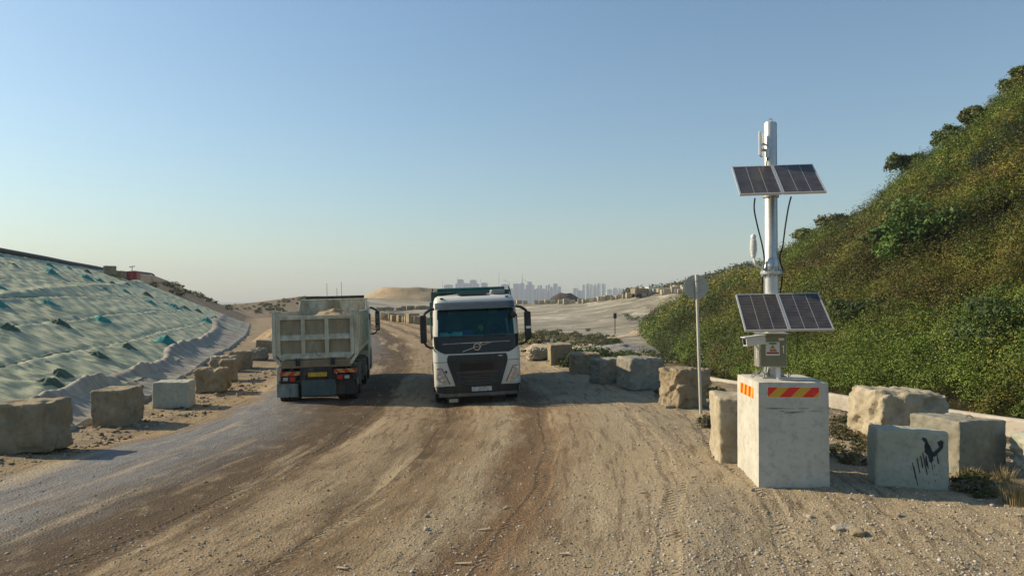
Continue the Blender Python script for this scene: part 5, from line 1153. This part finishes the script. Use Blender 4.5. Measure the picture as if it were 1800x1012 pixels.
def build_cab(t, full=True, paint='white_paint'):
    """flat fronted lorry cab; front at y=0, 2.2 m deep"""
    yb = 2.15; zs = np.array([.34, .6, 1.0, 1.25, 1.5, 1.70, 1.98, 2.2, 2.45, 2.70, 2.72, 2.85, 2.98, 3.03, 3.08, 3.11, 3.13]); na = 60; v = []; f = []
    rings = []
    for z in zs:
        hw = float(np.interp(z, CABZ, CABW)); ring = []
        xs = np.concatenate([[-1], -1 + .18 * np.linspace(0, 1, 9)[1:], np.linspace(-.82, .82, 17)[1:-1], 1 - .18 * np.linspace(1, 0, 9)]) * hw
        for x in xs: ring.append((x, cabf(x, z), z))
        ys = [.42, 1.0, 1.6, yb - .08]
        for y in ys: ring.append((hw, max(y, ring[len(xs) - 1][1] + .01), z))
        ring += [(hw - .06, yb, z), (-hw + .06, yb, z)]
        for y in ys[::-1]: ring.append((-hw, max(y, ring[0][1] + .01), z))
        rings.append(ring)
    n = len(rings[0]); nxs = len(xs)
    for r in rings: v += r
    for i in range(len(rings) - 1):
        zc = (zs[i] + zs[i + 1]) / 2
        for j in range(n):
            a, b = rings[i][j], rings[i][(j + 1) % n]; xc = (a[0] + b[0]) / 2
            if j < nxs - 1 and 1.98 <= zc <= 2.72 and abs(xc) < 1.09: continue
            f.append((i * n + j, i * n + (j + 1) % n, (i + 1) * n + (j + 1) % n, (i + 1) * n + j))
    f += [tuple(range(n - 1, -1, -1)), tuple(range((len(rings) - 1) * n, len(rings) * n))]
    cab = MB().add(v, f).build('cab_body', paint, t, 0, True)
    # arches cut visually by dark liners: the wheel sits in a dark housing
    for s in (-1, 1):
        MB().prism([(1.22 + .62 * math.cos(a), .52 + .66 * math.sin(a)) for a in np.linspace(-.25, math.pi + .25, 18)], s * 1.20, s * 1.262, 'x').build('wheel_arch', 'black_plastic', t)
        d = MB().box((s * 1.243, 1.02, 1.72), (.022, 1.02, 1.10)).build('door', paint, t, .008)
        MB().prism([(.48, 1.9), (1.45, 1.9), (1.45, 2.52), (.66, 2.52)], s * 1.243 - .017, s * 1.243 + .017, 'x').build('side_window', 'gloss_black', d)
        MB().box((s * 1.265, 1.40, 1.72), (.03, .18, .04)).build('door_handle', 'black_plastic', d, .008)
        for z in (.45, .78): MB().box((s * 1.21, .95, z), (.12, .5, .05)).build('step', 'black_plastic', t, .01)
    ro = MB().grid(lambda a, b: ((a - .5) * 2.0 * (1 - .06 * b), .78 + 1.3 * b, 3.135 + .05 * math.sin(math.pi * a) * math.sin(math.pi * min(1, b + .15)) ), 16, 10).build('roof_panel', paint, t, 0, True)
    return cab
def mirror_pair(t, big=True):
    for s in (-1, 1):
        h = MB().box((0, 0, 0), (.19, .13, .80)).build('mirror', 'black_plastic', t, .045, seg=4); h.location = (s * 1.50, .16, 2.20); h.rotation_euler = (0, 0, s * R(10))
        g = MB().box((0, .068, .10), (.15, .008, .42)).box((0, .068, -.25), (.15, .008, .18)).build('mirror_glass', 'chrome', h)
        MB().box((0, -.067, -.06), (.15, .012, .07)).build('mirror_trim', 'white_plastic' if s > 0 else 'dark_grey', h, .004)
        MB().tube([(s * 1.19, .30, 2.76), (s * 1.30, .22, 2.74), (s * 1.43, .17, 2.66), (s * 1.50, .16, 2.56)], .042, 8).build('mirror_arm', 'black_plastic', t, 0, True)
        MB().tube([(s * 1.22, .30, 1.66), (s * 1.32, .22, 1.66), (s * 1.43, .17, 1.73), (s * 1.50, .16, 1.86)], .036, 8).build('mirror_arm', 'black_plastic', t, 0, True)
def front_lorry():
    p = PG(845, 706); Yf = 21.0; t = thing('dump_truck', 'white lorry with dark grille and green tipper body driving towards the camera', 'truck', (p.x - .02, Yf + .1, float(zg(p.x, Yf)) - .02), (0, R(-2.2), R(6.5)))
    build_cab(t)
    # dark band, grille, bumper
    MB_ = patch([(1.475, -.92, .92), (1.50, -1.0, 1.0), (1.64, -1.21, 1.21), (1.975, -1.225, 1.225)], .012, .02, 40, 10); MB_.build('lower_windscreen_panel', 'gloss_black', t, 0, True)
    g = patch([(.40, -.60, .60), (.62, -.67, .67), (1.22, -.86, .86), (1.40, -.865, .865), (1.435, -.82, .82)], .022, .04, 30, 12).build('grille', 'dark_grey', t, 0, True)
    patch([(1.235, -.865, .865), (1.25, -.865, .865)], .024, .02, 30, 1).build('grille_seam', 'gloss_black', g)
    for zr in ((.98, 1.20), (.74, .935)): patch([(zr[0], -.50, .45), (zr[1], -.50, .45)], .027, .02, 16, 2).build('intake', 'gloss_black', g)
    for x0, x1 in ((-.40, -.06), (.02, .34)): patch([(1.345, x0, x1), (1.405, x0, x1)], .027, .02, 8, 2).build('intake', 'gloss_black', g)
    for k, z in enumerate((.955, .90, .84, .785, .73, .68)): patch([(z - .010, -.62 + k * .015, .60 - k * .015), (z + .010, -.62 + k * .015, .60 - k * .015)], .046, .03, 20, 1).build('grille_slat', 'visor', g)
    patch([(.935, -.62, .60), (.943, -.62, .60)], .050, .02, 20, 1).build('grille_trim', 'bar_grey', g)
    mb = MB().tube([(-.72, cabf(-.72, .80, .03), .85), (-.62, cabf(-.6, .66, .035), .66), (-.3, cabf(-.3, .6, .035), .60), (.3, cabf(.3, .6, .035), .60), (.60, cabf(.6, .66, .035), .66), (.70, cabf(.7, .8, .03), .85)], .012, 6); mb       .build('grille_rim', 'visor', g, 0, True)
    bp = patch([(.33, -1.20, 1.20), (.40, -1.235, 1.235), (.50, -1.24, 1.24), (.56, -1.2, 1.2)], .016, .05, 40, 6).build('bumper', 'dark_grey', t, 0, True)
    MB().grid(lambda a, b: ((a - .5) * 2.24, cabf((a - .5) * 2.2, .4, .05 + .0 * b) ,   .26 + .09 * b), 30, 2, (0, .10, 0)).build('front_step_bar', 'bar_grey', t, 0, False)
    MB().box((0, .5, .34), (2.0, .6, .10)).build('underrun_guard', 'black_plastic', t, .02)
    MB().box((.09, cabf(.1, .45, .052), .455), (.57, .012, .125)).build('number_plate', 'white_plate', bp, .004)
    for s in (-1, 1):
        pts = [(s * 1.17, 1.06), (s * 1.05, 1.07), (s * .82, .62), (s * 1.00, .66), (s * 1.185, .76)]
        def tri(a, b, s=s):
            z = .62 + .45 * b; xi = float(np.interp(z, [.62, 1.07], [.80, 1.02])); xo = float(np.interp(z, [.62, .76, 1.07], [.95, 1.19, 1.16])); x = s * (xi + (xo - xi) * a); return (x, cabf(x, z, .014), z)
        hl = MB().grid(tri, 10, 10, (0, .03, 0)).build('headlight', 'headlamp_glass', t, 0, True)
        mb = MB()
        for z, x in ((.95, 1.10), (.84, 1.05), (.74, .99)): mb.lathe([(.001, 0), (.046, .0), (.052, .012), (.052, .03)], (s * x, cabf(s * x, z, .030), z), 'y', 16)
        mb.build('lamp', 'clear_lens', hl, 0, True)
        mb = MB().tube([(s * .80, cabf(s * .8, .62, .02), .62), (s * 1.02, cabf(s * 1.02, 1.07, .02), 1.07), (s * 1.16, cabf(s * 1.16, 1.07, .02), 1.07)], .009, 5); mb.build('lamp_rim', 'gloss_black', hl)
        fl = patch([(.555, min(s * .93, s * 1.17), max(s * .93, s * 1.17)), (.615, min(s * .97, s * 1.19), max(s * .97, s * 1.19))], .026, .02, 8, 2).build('fog_light', 'clear_lens', t, 0, True)
        patch([(1.235, min(s * .87, s * 1.24), max(s * .87, s * 1.24)), (1.248, min(s * .87, s * 1.24), max(s * .87, s * 1.24))], .004, .01, 10, 1).build('panel_seam', 'gloss_black', t)
        MB().box((s * .95, cabf(.95, 3.03, .0) + .0, 3.055), (.10, .06, .035)).build('marker_light', 'black_plastic', t, .01)
    MB().box((-.90, cabf(.9, .97, .018), .97), (.06, .02, .06)).build('tow_cover', 'gloss_black', t, .01)
    # brand emblem, slash and trim line
    y = lambda x, z, o=.03: cabf(x, z, o)
    MB().tube([(-.98, y(-.98, 1.76), 1.755), (-.4, y(-.4, 1.77), 1.765), (.3, y(.3, 1.77), 1.772), (.95, y(.95, 1.77), 1.775)], .010, 6).build('trim_line', 'chrome', t)
    MB().tube([(-.42, y(-.42, 1.52), 1.525), (-.1, y(-.1, 1.62), 1.625)], .009, 6).tube([(.1, y(.1, 1.69), 1.685), (.42, y(.42, 1.76), 1.765)], .009, 6).build('emblem_slash', 'chrome', t)
    em = MB(); ring = [(math.cos(a) * .092, 0, math.sin(a) * .092) for a in np.linspace(0, 2 * math.pi, 29)]; em.tube(ring, .014, 6)
    em.tube([(.062, 0, .062), (.105, 0, .108)], .012, 6).prism([(.075, .125), (.125, .125), (.125, .075), (.110, .075), (.110, .110), (.075, .110)], -.008, .008)
    e = em.build('emblem', 'chrome', t, 0, False); e.location = (0, y(0, 1.65), 1.65)
    MB().lathe([(.001, 0), (.078, .0), (.078, .008)], (0, 0, 0), 'y', 24).build('emblem_disc', 'gloss_black', e); txt('emblem_lettering', 'VOLVO', .044, (0, -.006, 0), (R(90), 0, 0), 'chrome', e)
    txt('model_badge', 'FMX', .065, (.66, cabf(.66, 1.37, .028), 1.37), (R(90), 0, R(3)), 'chrome', t)
    # windscreen with its things
    ws = patch([(1.97, -1.10, 1.10), (2.73, -1.08, 1.08)], .006, .006, 24, 6).build('windscreen', 'glass', t, 0, True)
    vz = MB().grid(lambda a, b: ((a - .5) * 2.30, cabf((a - .5) * 2.3, 2.74 + .2 * b, .17 * (1 - b) + .02), 2.735 + .20 * b), 24, 4, (0, .02, 0)).build('sun_visor', 'visor', t, 0, True)
    MB().box((0, 1.5, 1.62), (2.2, .9, .5)).box((0, .55, 1.88), (2.25, .55, .12)).build('dashboard', 'gloss_black', t, .03)
    MB().box((0, 1.95, 2.3), (2.2, .08, 1.2)).build('rear_wall_lining', 'seat_fabric', t); MB().box((0, 1.1, 2.80), (2.2, 1.5, .06)).build('headliner', 'seat_fabric', t)
    for x in (-.62, .62):
        st = MB().box((x, 1.25, 1.98), (.52, .5, .16)).box((x, 1.50, 2.25), (.50, .14, .62)).build('seat', 'seat_fabric', t, .05, seg=3); MB().box((x, 1.50, 2.62), (.28, .10, .16)).build('headrest', 'teal_cloth', st, .04)
    MB().lathe([(.21, 0), (.225, .012), (.21, .024), (.195, .012), (.21, 0)], (0, 0, 0), 'z', 24).tube([(-.2, 0, .01), (.2, 0, .01)], .015, 6).tube([(0, 0, .0), (0, 0, -.3)], .03, 8).build('steering_wheel', 'black_plastic', t, 0, True).location = (.62, .86, 2.12)
    bpy.data.objects['steering_wheel'].rotation_euler = (R(28), 0, 0)
    MB().tube([(.95, .42, 2.0), (.93, .44, 2.2), (.9, .5, 2.42)], .016, 6).build('side_strap', 'white_plastic', t)
    for s in (-1, 1):
        x0 = -.68 if s < 0 else .32
        MB().tube([(x0 - .12, y(x0, 1.80, .04), 1.79), (x0 - .05, y(x0, 2.02, .05), 2.02)], .012, 6).tube([(x0 - .10, y(x0, 2.0, .03), 1.97), (x0 + .52, y(x0 + .4, 2.0, .03), 1.93)], .012, 6).build('wiper', 'gloss_black', t)
    mirror_pair(t)
    MB().lathe([(.001, -.03), (.08, -.025), (.095, 0), (.08, .03), (.001, .035)], (1.08, .10, 2.52), 'y', 16).tube([(1.08, .14, 2.55), (1.10, .22, 2.70)], .018, 6).build('front_mirror', 'gloss_black', t, 0, True)
    # roof hatch, air horn fairing, aerials
    MB().box((-.05, .80, 3.17), (.85, .4, .05)).build('roof_hatch', 'visor', t, .02); MB().box((.72, .95, 3.20), (.42, .5, .14)).build('roof_fairing', 'sign_back', t, .05, seg=3)
    # chassis, tipper body
    MB().box((-.42, 4.8, .85), (.10, 7.2, .28)).box((.42, 4.8, .85), (.10, 7.2, .28)).box((0, 4.8, .85), (.9, .12, .24)).box((0, 7.6, .85), (.9, .12, .24)).box((0, 1.6, .75), (1.2, 1.6, .5)).build('chassis', 'chassis', t, .01)
    sec = [(-1.24, 1.75), (-1.0, 1.25), (1.0, 1.25), (1.24, 1.75), (1.24, 3.0), (1.19, 3.0), (1.19, 1.78), (.97, 1.31), (-.97, 1.31), (-1.19, 1.78), (-1.19, 3.0), (-1.24, 3.0)]
    bd = MB().prism(sec, 2.45, 8.4).build('tipper_body', 'green_paint', t, .012)
    MB().prism([(-1.24, 1.75), (-1.0, 1.25), (1.0, 1.25), (1.24, 1.75), (1.24, 3.28), (-1.24, 3.28)], 2.35, 2.45).build('headboard', 'green_paint', bd, .01)
    MB().prism([(-1.24, 1.75), (-1.0, 1.25), (1.0, 1.25), (1.24, 1.75), (1.24, 2.95), (-1.24, 2.95)], 8.4, 8.48).build('tailgate', 'green_paint', bd, .01)
    MB().box((0, 2.15, 3.25), (2.34, .62, .05)).build('cab_guard', 'green_paint', bd, .01); MB().tube([(-1.05, 2.0, 3.32), (1.05, 2.0, 3.32)], .055, 10).build('rolled_cover', 'green_paint', bd, 0, True)
    mb = MB()
    for k in range(8):
        for s in (-1, 1): mb.box((s * 1.262, 2.8 + k * .76, 2.35), (.045, .09, 1.2))
    mb.build('body_rib', 'green_paint', bd, .006)
    for x in (-1.22, 1.22): MB().tube([(x, 1.9, 2.6), (x, 1.9, 3.2), (x * .97, 2.0, 3.36)], .022, 6).build('guard_stay', 'black_plastic', bd)
    for i, y_ in enumerate((1.22, 3.35)):
        for s in (-1, 1): wheel(t, s * 1.06, y_, .52, .33, s)
    for y_ in (6.0, 7.35):
        for s in (-1, 1): wheel(t, s * 1.10, y_, .52, .27, s, dual=True)
    for s in (-1, 1):
        MB().box((s * .98, 4.6, .78), (.5, 1.1, .55)).build('fuel_tank', 'chassis', t, .08, seg=3)
    MB().box((-.72, -.02, .155), (.26, .02, .10)).build('towing_tag', 'wood', t, .01)
    # things lying on the dashboard
    loc = t.matrix_basis.copy()
    def onto(name, cat, label, mbb, m, pos, bev=.02):
        o = mbb.build(name, m, None, bev, seg=3); o.matrix_world = t.matrix_basis @ Matrix.Translation(pos); return tag(o, label, cat)
    bpy.context.view_layer.update()
    onto('cloth_bag', 'bag', 'light blue bag on the dashboard behind the windscreen', MB().box((0, 0, .06), (.26, .18, .13)).box((.2, 0, .04), (.2, .14, .09)), 'cloth_blue', (-.92, .50, 1.945), .04)
    onto('tissue_box', 'box', 'pale box beside the blue box on the lorry dashboard', MB().box((0, 0, .07), (.34, .16, .12)), 'cloth_blue', (-.50, .52, 1.945), .02)
    onto('blue_carton', 'box', 'deep blue carton on the lorry dashboard', MB().box((0, 0, .08), (.28, .16, .15)), 'blue_box', (-.24, .5, 1.945), .01)
    onto('dash_phone', 'phone holder', 'small black device with a white top on the lorry dashboard', MB().box((0, 0, .08), (.12, .08, .16)).box((0, -.01, .19), (.11, .06, .03)), 'black_plastic', (.0, .42, 1.945), .01)
    onto('round_cushion', 'toy', 'round yellow toy hanging behind the lorry windscreen', MB().lathe([(.001, -.10), (.05, -.09), (.09, -.03), (.09, .04), (.05, .09), (.001, .10)], (0, 0, .16), 'z', 16), 'yellow_toy', (.17, .75, 1.99), 0)
M['cloth_blue'] = simple('cloth_blue', (.60, .78, .80), .8)
front_lorry()

def tipper():
    p = PG(565, 698); Yr = 22.3; t = thing('dump_truck', 'dusty cream tipper lorry loaded with soil, seen from behind', 'truck', (-5.86, Yr, float(zg(-5.9, Yr)) - .03), (0, R(-1.6), R(8.0)))
    # body shell open at the top
    sec = [(-1.23, 1.45), (-1.0, 1.14), (1.0, 1.14), (1.23, 1.45), (1.23, 2.68), (1.16, 2.68), (1.16, 1.5), (.96, 1.21), (-.96, 1.21), (-1.16, 1.5), (-1.16, 2.68), (-1.23, 2.68)]
    bd = MB().prism(sec, .07, 5.9).build('tipper_body', 'tipper_cream', t, .01)
    mb = MB()
    for k in range(7):
        for s in (-1, 1): mb.box((s * 1.252, .5 + k * .85, 2.08), (.05, .12, 1.1))
    for s in (-1, 1): mb.tube([(s * 1.235, .02, 2.69), (s * 1.235, 5.9, 2.69)], .045, 8); mb.box((s * 1.24, 3.0, 1.52), (.07, 5.8, .10))
    mb.build('side_rib', 'tipper_cream', bd, .008)
    hb = MB().box((0, 5.95, 2.12), (2.46, .08, 1.94)).build('headboard', 'tipper_cream', bd, .01)
    MB().box((0, 5.88, 2.85), (.40, .05, .42)).box((.0, 5.85, 2.86), (.12, .05, .05)).build('headboard_plate', 'tipper_panel', hb)
    for s in (-1, 1): MB().prism([(5.1, 2.68), (5.9, 2.68), (5.9, 3.09), (5.55, 3.09)], s * 1.19, s * 1.23, 'x').build('wing_plate', 'tipper_cream', hb)
    MB().box((0, 6.35, 3.12), (2.40, .85, .05)).tube([(-1.2, 5.92, 3.11), (1.2, 5.92, 3.11)], .035, 8).build('cab_guard', 'tipper_cream', hb, .01)
    MB().tube([(-1.1, 6.3, 3.2), (1.1, 6.3, 3.2)], .06, 8).build('rolled_cover', 'chassis', hb, 0, True)
    # tailgate
    tg = MB().prism([(-1.25, 1.42), (-1.02, 1.12), (1.02, 1.12), (1.25, 1.42), (1.25, 2.62), (-1.25, 2.62)], .03, .07).build('tailgate', 'tipper_panel', t, .004)
    fr = MB()
    fr.box((0, -.01, 2.565), (2.30, .09, .11))                                             # top rail
    for x in (-1.085, 1.085): fr.box((x, -.01, 1.98), (.12, .09, 1.06))
    for x in (-.36, .33): fr.box((x, -.008, 1.98), (.115, .085, 1.06))
    fr.prism([(-.055, 1.965), (.03, 2.06), (.03, 1.875), (-.055, 1.895)], -1.025, 1.025, 'x')   # sloped middle rail
    fr.prism([(-.055, 1.40), (.03, 1.50), (.03, 1.30), (-.055, 1.34)], -1.06, 1.06, 'x')        # sloped bottom rail
    for s in (-1, 1): fr.prism([(s * 1.145, 1.46), (s * 1.02, 1.46), (s * .90, 1.33), (s * .90, 1.30), (s * .98, 1.30)], -.055, .03)
    fr.build('tailgate_frame', 'tipper_cream', tg, .008)
    for s in (-1, 1): MB().box((s * 1.205, .0, 2.06), (.11, .14, 1.30)).prism([(s * 1.26, 1.41), (s * 1.15, 1.41), (s * .98, 1.19), (s * 1.05, 1.12)], -.06, .08).build('corner_post', 'tipper_cream', t, .01)
    for s in (-1, 1):
        MB().box((s * 1.20, -.01, 2.74), (.10, .12, .14)).box((s * 1.08, -.01, 2.71), (.07, .1, .16)).build('hinge_lug', 'tipper_cream', t, .012)
        MB().lathe([(.022, -.16), (.022, .16)], (s * 1.14, -.02, 2.72), 'x', 10).build('hinge_pin', 'steel', t)
    lip = MB().prism([(-.085, 1.27), (.04, 1.32), (.06, 1.10), (-.02, 1.06)], -1.03, 1.03, 'x').build('body_lip', 'tipper_lip', t, .006)
    for x in (-.52, .50): MB().box((x - .05, -.10, 1.24), (.018, .10, .24)).box((x + .05, -.10, 1.24), (.018, .10, .24)).box((x, -.09, 1.21), (.08, .05, .14)).build('tailgate_latch', 'dark_grey', lip, .004)
    MB().tube([(.02, -.07, 1.56), (.03, -.08, 1.46), (.10, -.08, 1.41), (.16, -.08, 1.42)], .010, 6).build('chain_hook', 'chassis', tg)
    # rear lights and plates
    fd = MB().prism([(-1.17, .60), (-1.06, .60), (-1.03, 1.0), (-.98, 1.12), (-1.08, 1.17), (-1.15, 1.10)], .0, .9).build('rear_fender', 'tipper_cream', t, .02)
    MB().prism([(1.17, .60), (1.06, .60), (1.03, 1.0), (1.00, 1.10), (1.08, 1.14), (1.15, 1.08)], .05, .9).build('rear_fender', 'chassis', t, .02)
    MB().box((0, .12, .93), (2.2, .12, .12)).box((0, .4, .95), (.95, .9, .25)).box((-.38, .02, .80), (.13, .08, .34)).box((.42, .02, .80), (.13, .08, .34)).build('rear_crossbeam', 'chassis', t, .01)
    a = MB().box((0, 0, 0), (.68, .02, .12)).build('chevron_board', 'chevron', t, .002); a.location = (-.72, -.02, .90)
    a = MB().box((0, 0, 0), (.68, .02, .12)).build('chevron_board', 'chevron_back', t, .002); a.location = (.86, -.02, .935)
    for s in (-1, 1):
        l = MB().box((s * .80, 0, .745), (.46, .08, .17)).build('rear_light', 'black_plastic', t, .02); MB().box((s * .70, -.045, .745), (.15, .02, .13)).build('red_lens', 'red_lens', l, .012); MB().box((s * .90, -.045, .745), (.14, .02, .10)).build('clear_lens', 'clear_lens', l, .012)
    MB().box((.04, .06, .70), (1.1, .04, .30)).build('gap_blocker', 'chassis', t)  # added box, shuts off the bright sunlit gap under the number plate
    MB().box((.04, -.075, .855), (.55, .015, .13)).build('number_plate', 'yellow_plate', t, .004)
    MB().tube([(-1.1, .02, .66), (1.15, .02, .66)], .04, 8).tube([(.55, .0, .60), (1.1, .0, .62)], .02, 8).build('bumper_bar', 'chassis', t, 0, True)
    MB().grid(lambda a, b: (-.44 + 1.0 * a, -.05 + .02 * math.sin(a * 5), .22 + .47 * b), 8, 4, (0, .015, 0)).build('centre_flap', 'teal_flap', t)
    MB().grid(lambda a, b: (-1.16 + .62 * a, .0 + .02 * math.sin(a * 4), .20 + .40 * b), 8, 4, (0, .015, 0)).build('mud_flap', 'pale_flap', t)
    MB().grid(lambda a, b: (.56 + .60 * a, .06 + .02 * math.sin(a * 4), .22 + .38 * b), 8, 4, (0, .015, 0)).build('mud_flap', 'chassis', t)
    MB().box((-.42, 4.5, .90), (.10, 8.2, .28)).box((.42, 4.5, .90), (.10, 8.2, .28)).build('chassis_rail', 'chassis', t, .01)
    for y_ in (.75, 2.1):
        for s in (-1, 1): wheel(t, s * 1.02, y_, .52, .27, s, dual=True)
    for y_ in (5.0, 6.9):
        for s in (-1, 1): wheel(t, s * 1.03, y_, .52, .33, s)
    for y_ in (1.42, 2.8, 4.3):
        MB().box((1.08, y_, .72), (.30, .03, .72)).build('wheel_guard', 'pale_flap', t, .01)
    MB().box((1.0, 3.55, .75), (.45, .9, .55)).box((-1.0, 3.55, .75), (.45, .9, .55)).build('fuel_tank', 'chassis', t, .06, seg=3)
    # cab facing away
    cg = bpy.data.objects.new('cab', None); COL.objects.link(cg); cg.parent = t; cg.rotation_euler = (0, 0, math.pi); cg.location = (0, 8.65, 0)
    build_cab(cg, paint='white_paint'); mirror_pair(cg)
    for x, h in ((-.36, .62), (.02, .42), (.20, .66)): MB().tube([(x, 6.9, 3.05), (x, 6.9, 3.15 + h)], .008, 5).build('whip_aerial', 'black_plastic', t)
    # soil load: its own thing lying in the body
    def fn(a, b):
        x = (a - .5) * 2.30; y_ = .10 + 5.7 * b; hgt = 2.40 + .36 * math.exp(-((x - .25) / .75) ** 2 - ((y_ - 3.2) / 1.8) ** 2) + .10 * mn.fractal(Vector((x * 3, y_ * 3, 4)), 1, 2, 4) - .06 * abs(x); return (x, y_, hgt)
    o = MB().grid(fn, 46, 80).build('soil_load', 'load', None, 0, True, fix=False); bpy.context.view_layer.update(); o.matrix_world = t.matrix_basis.copy(); tag(o, 'pale brown soil heaped in the open body of the cream tipper', 'soil')
tipper()

# small lorry on the far crest
def tiny_lorry():
    p = ridge_pos(1146, 4); t = thing('dump_truck', 'tiny white and brown lorry standing on the far embankment crest', 'truck', p + Vector((0, 0, -.6)), (0, 0, R(115))); t.scale = (.8, .8, .8)
    MB().prism([(-1.1, .9), (1.1, .9), (1.1, 2.6), (.9, 3.0), (-.9, 3.0), (-1.1, 2.6)], 0, 1.8).build('cab', 'white_paint', t, .05)
    MB().box((0, -.02, 2.2), (1.8, .05, .7)).build('windscreen', 'gloss_black', t); MB().prism([(-1.2, 1.5), (-1.0, 1.1), (1.0, 1.1), (1.2, 1.5), (1.2, 2.6), (-1.2, 2.6)], 2.0, 6.6).build('tipper_body', 'tipper_lip', t, .03)
    for y_ in (1.1, 4.6, 5.8):
        for s in (-1, 1): MB().lathe([(.3, -.15), (.48, -.15), (.5, 0), (.48, .15), (.3, .15)], (s * 1.0, y_, .5), 'x', 14).build('wheel', 'rubber', t)
tiny_lorry()
print('objects', len(bpy.data.objects))
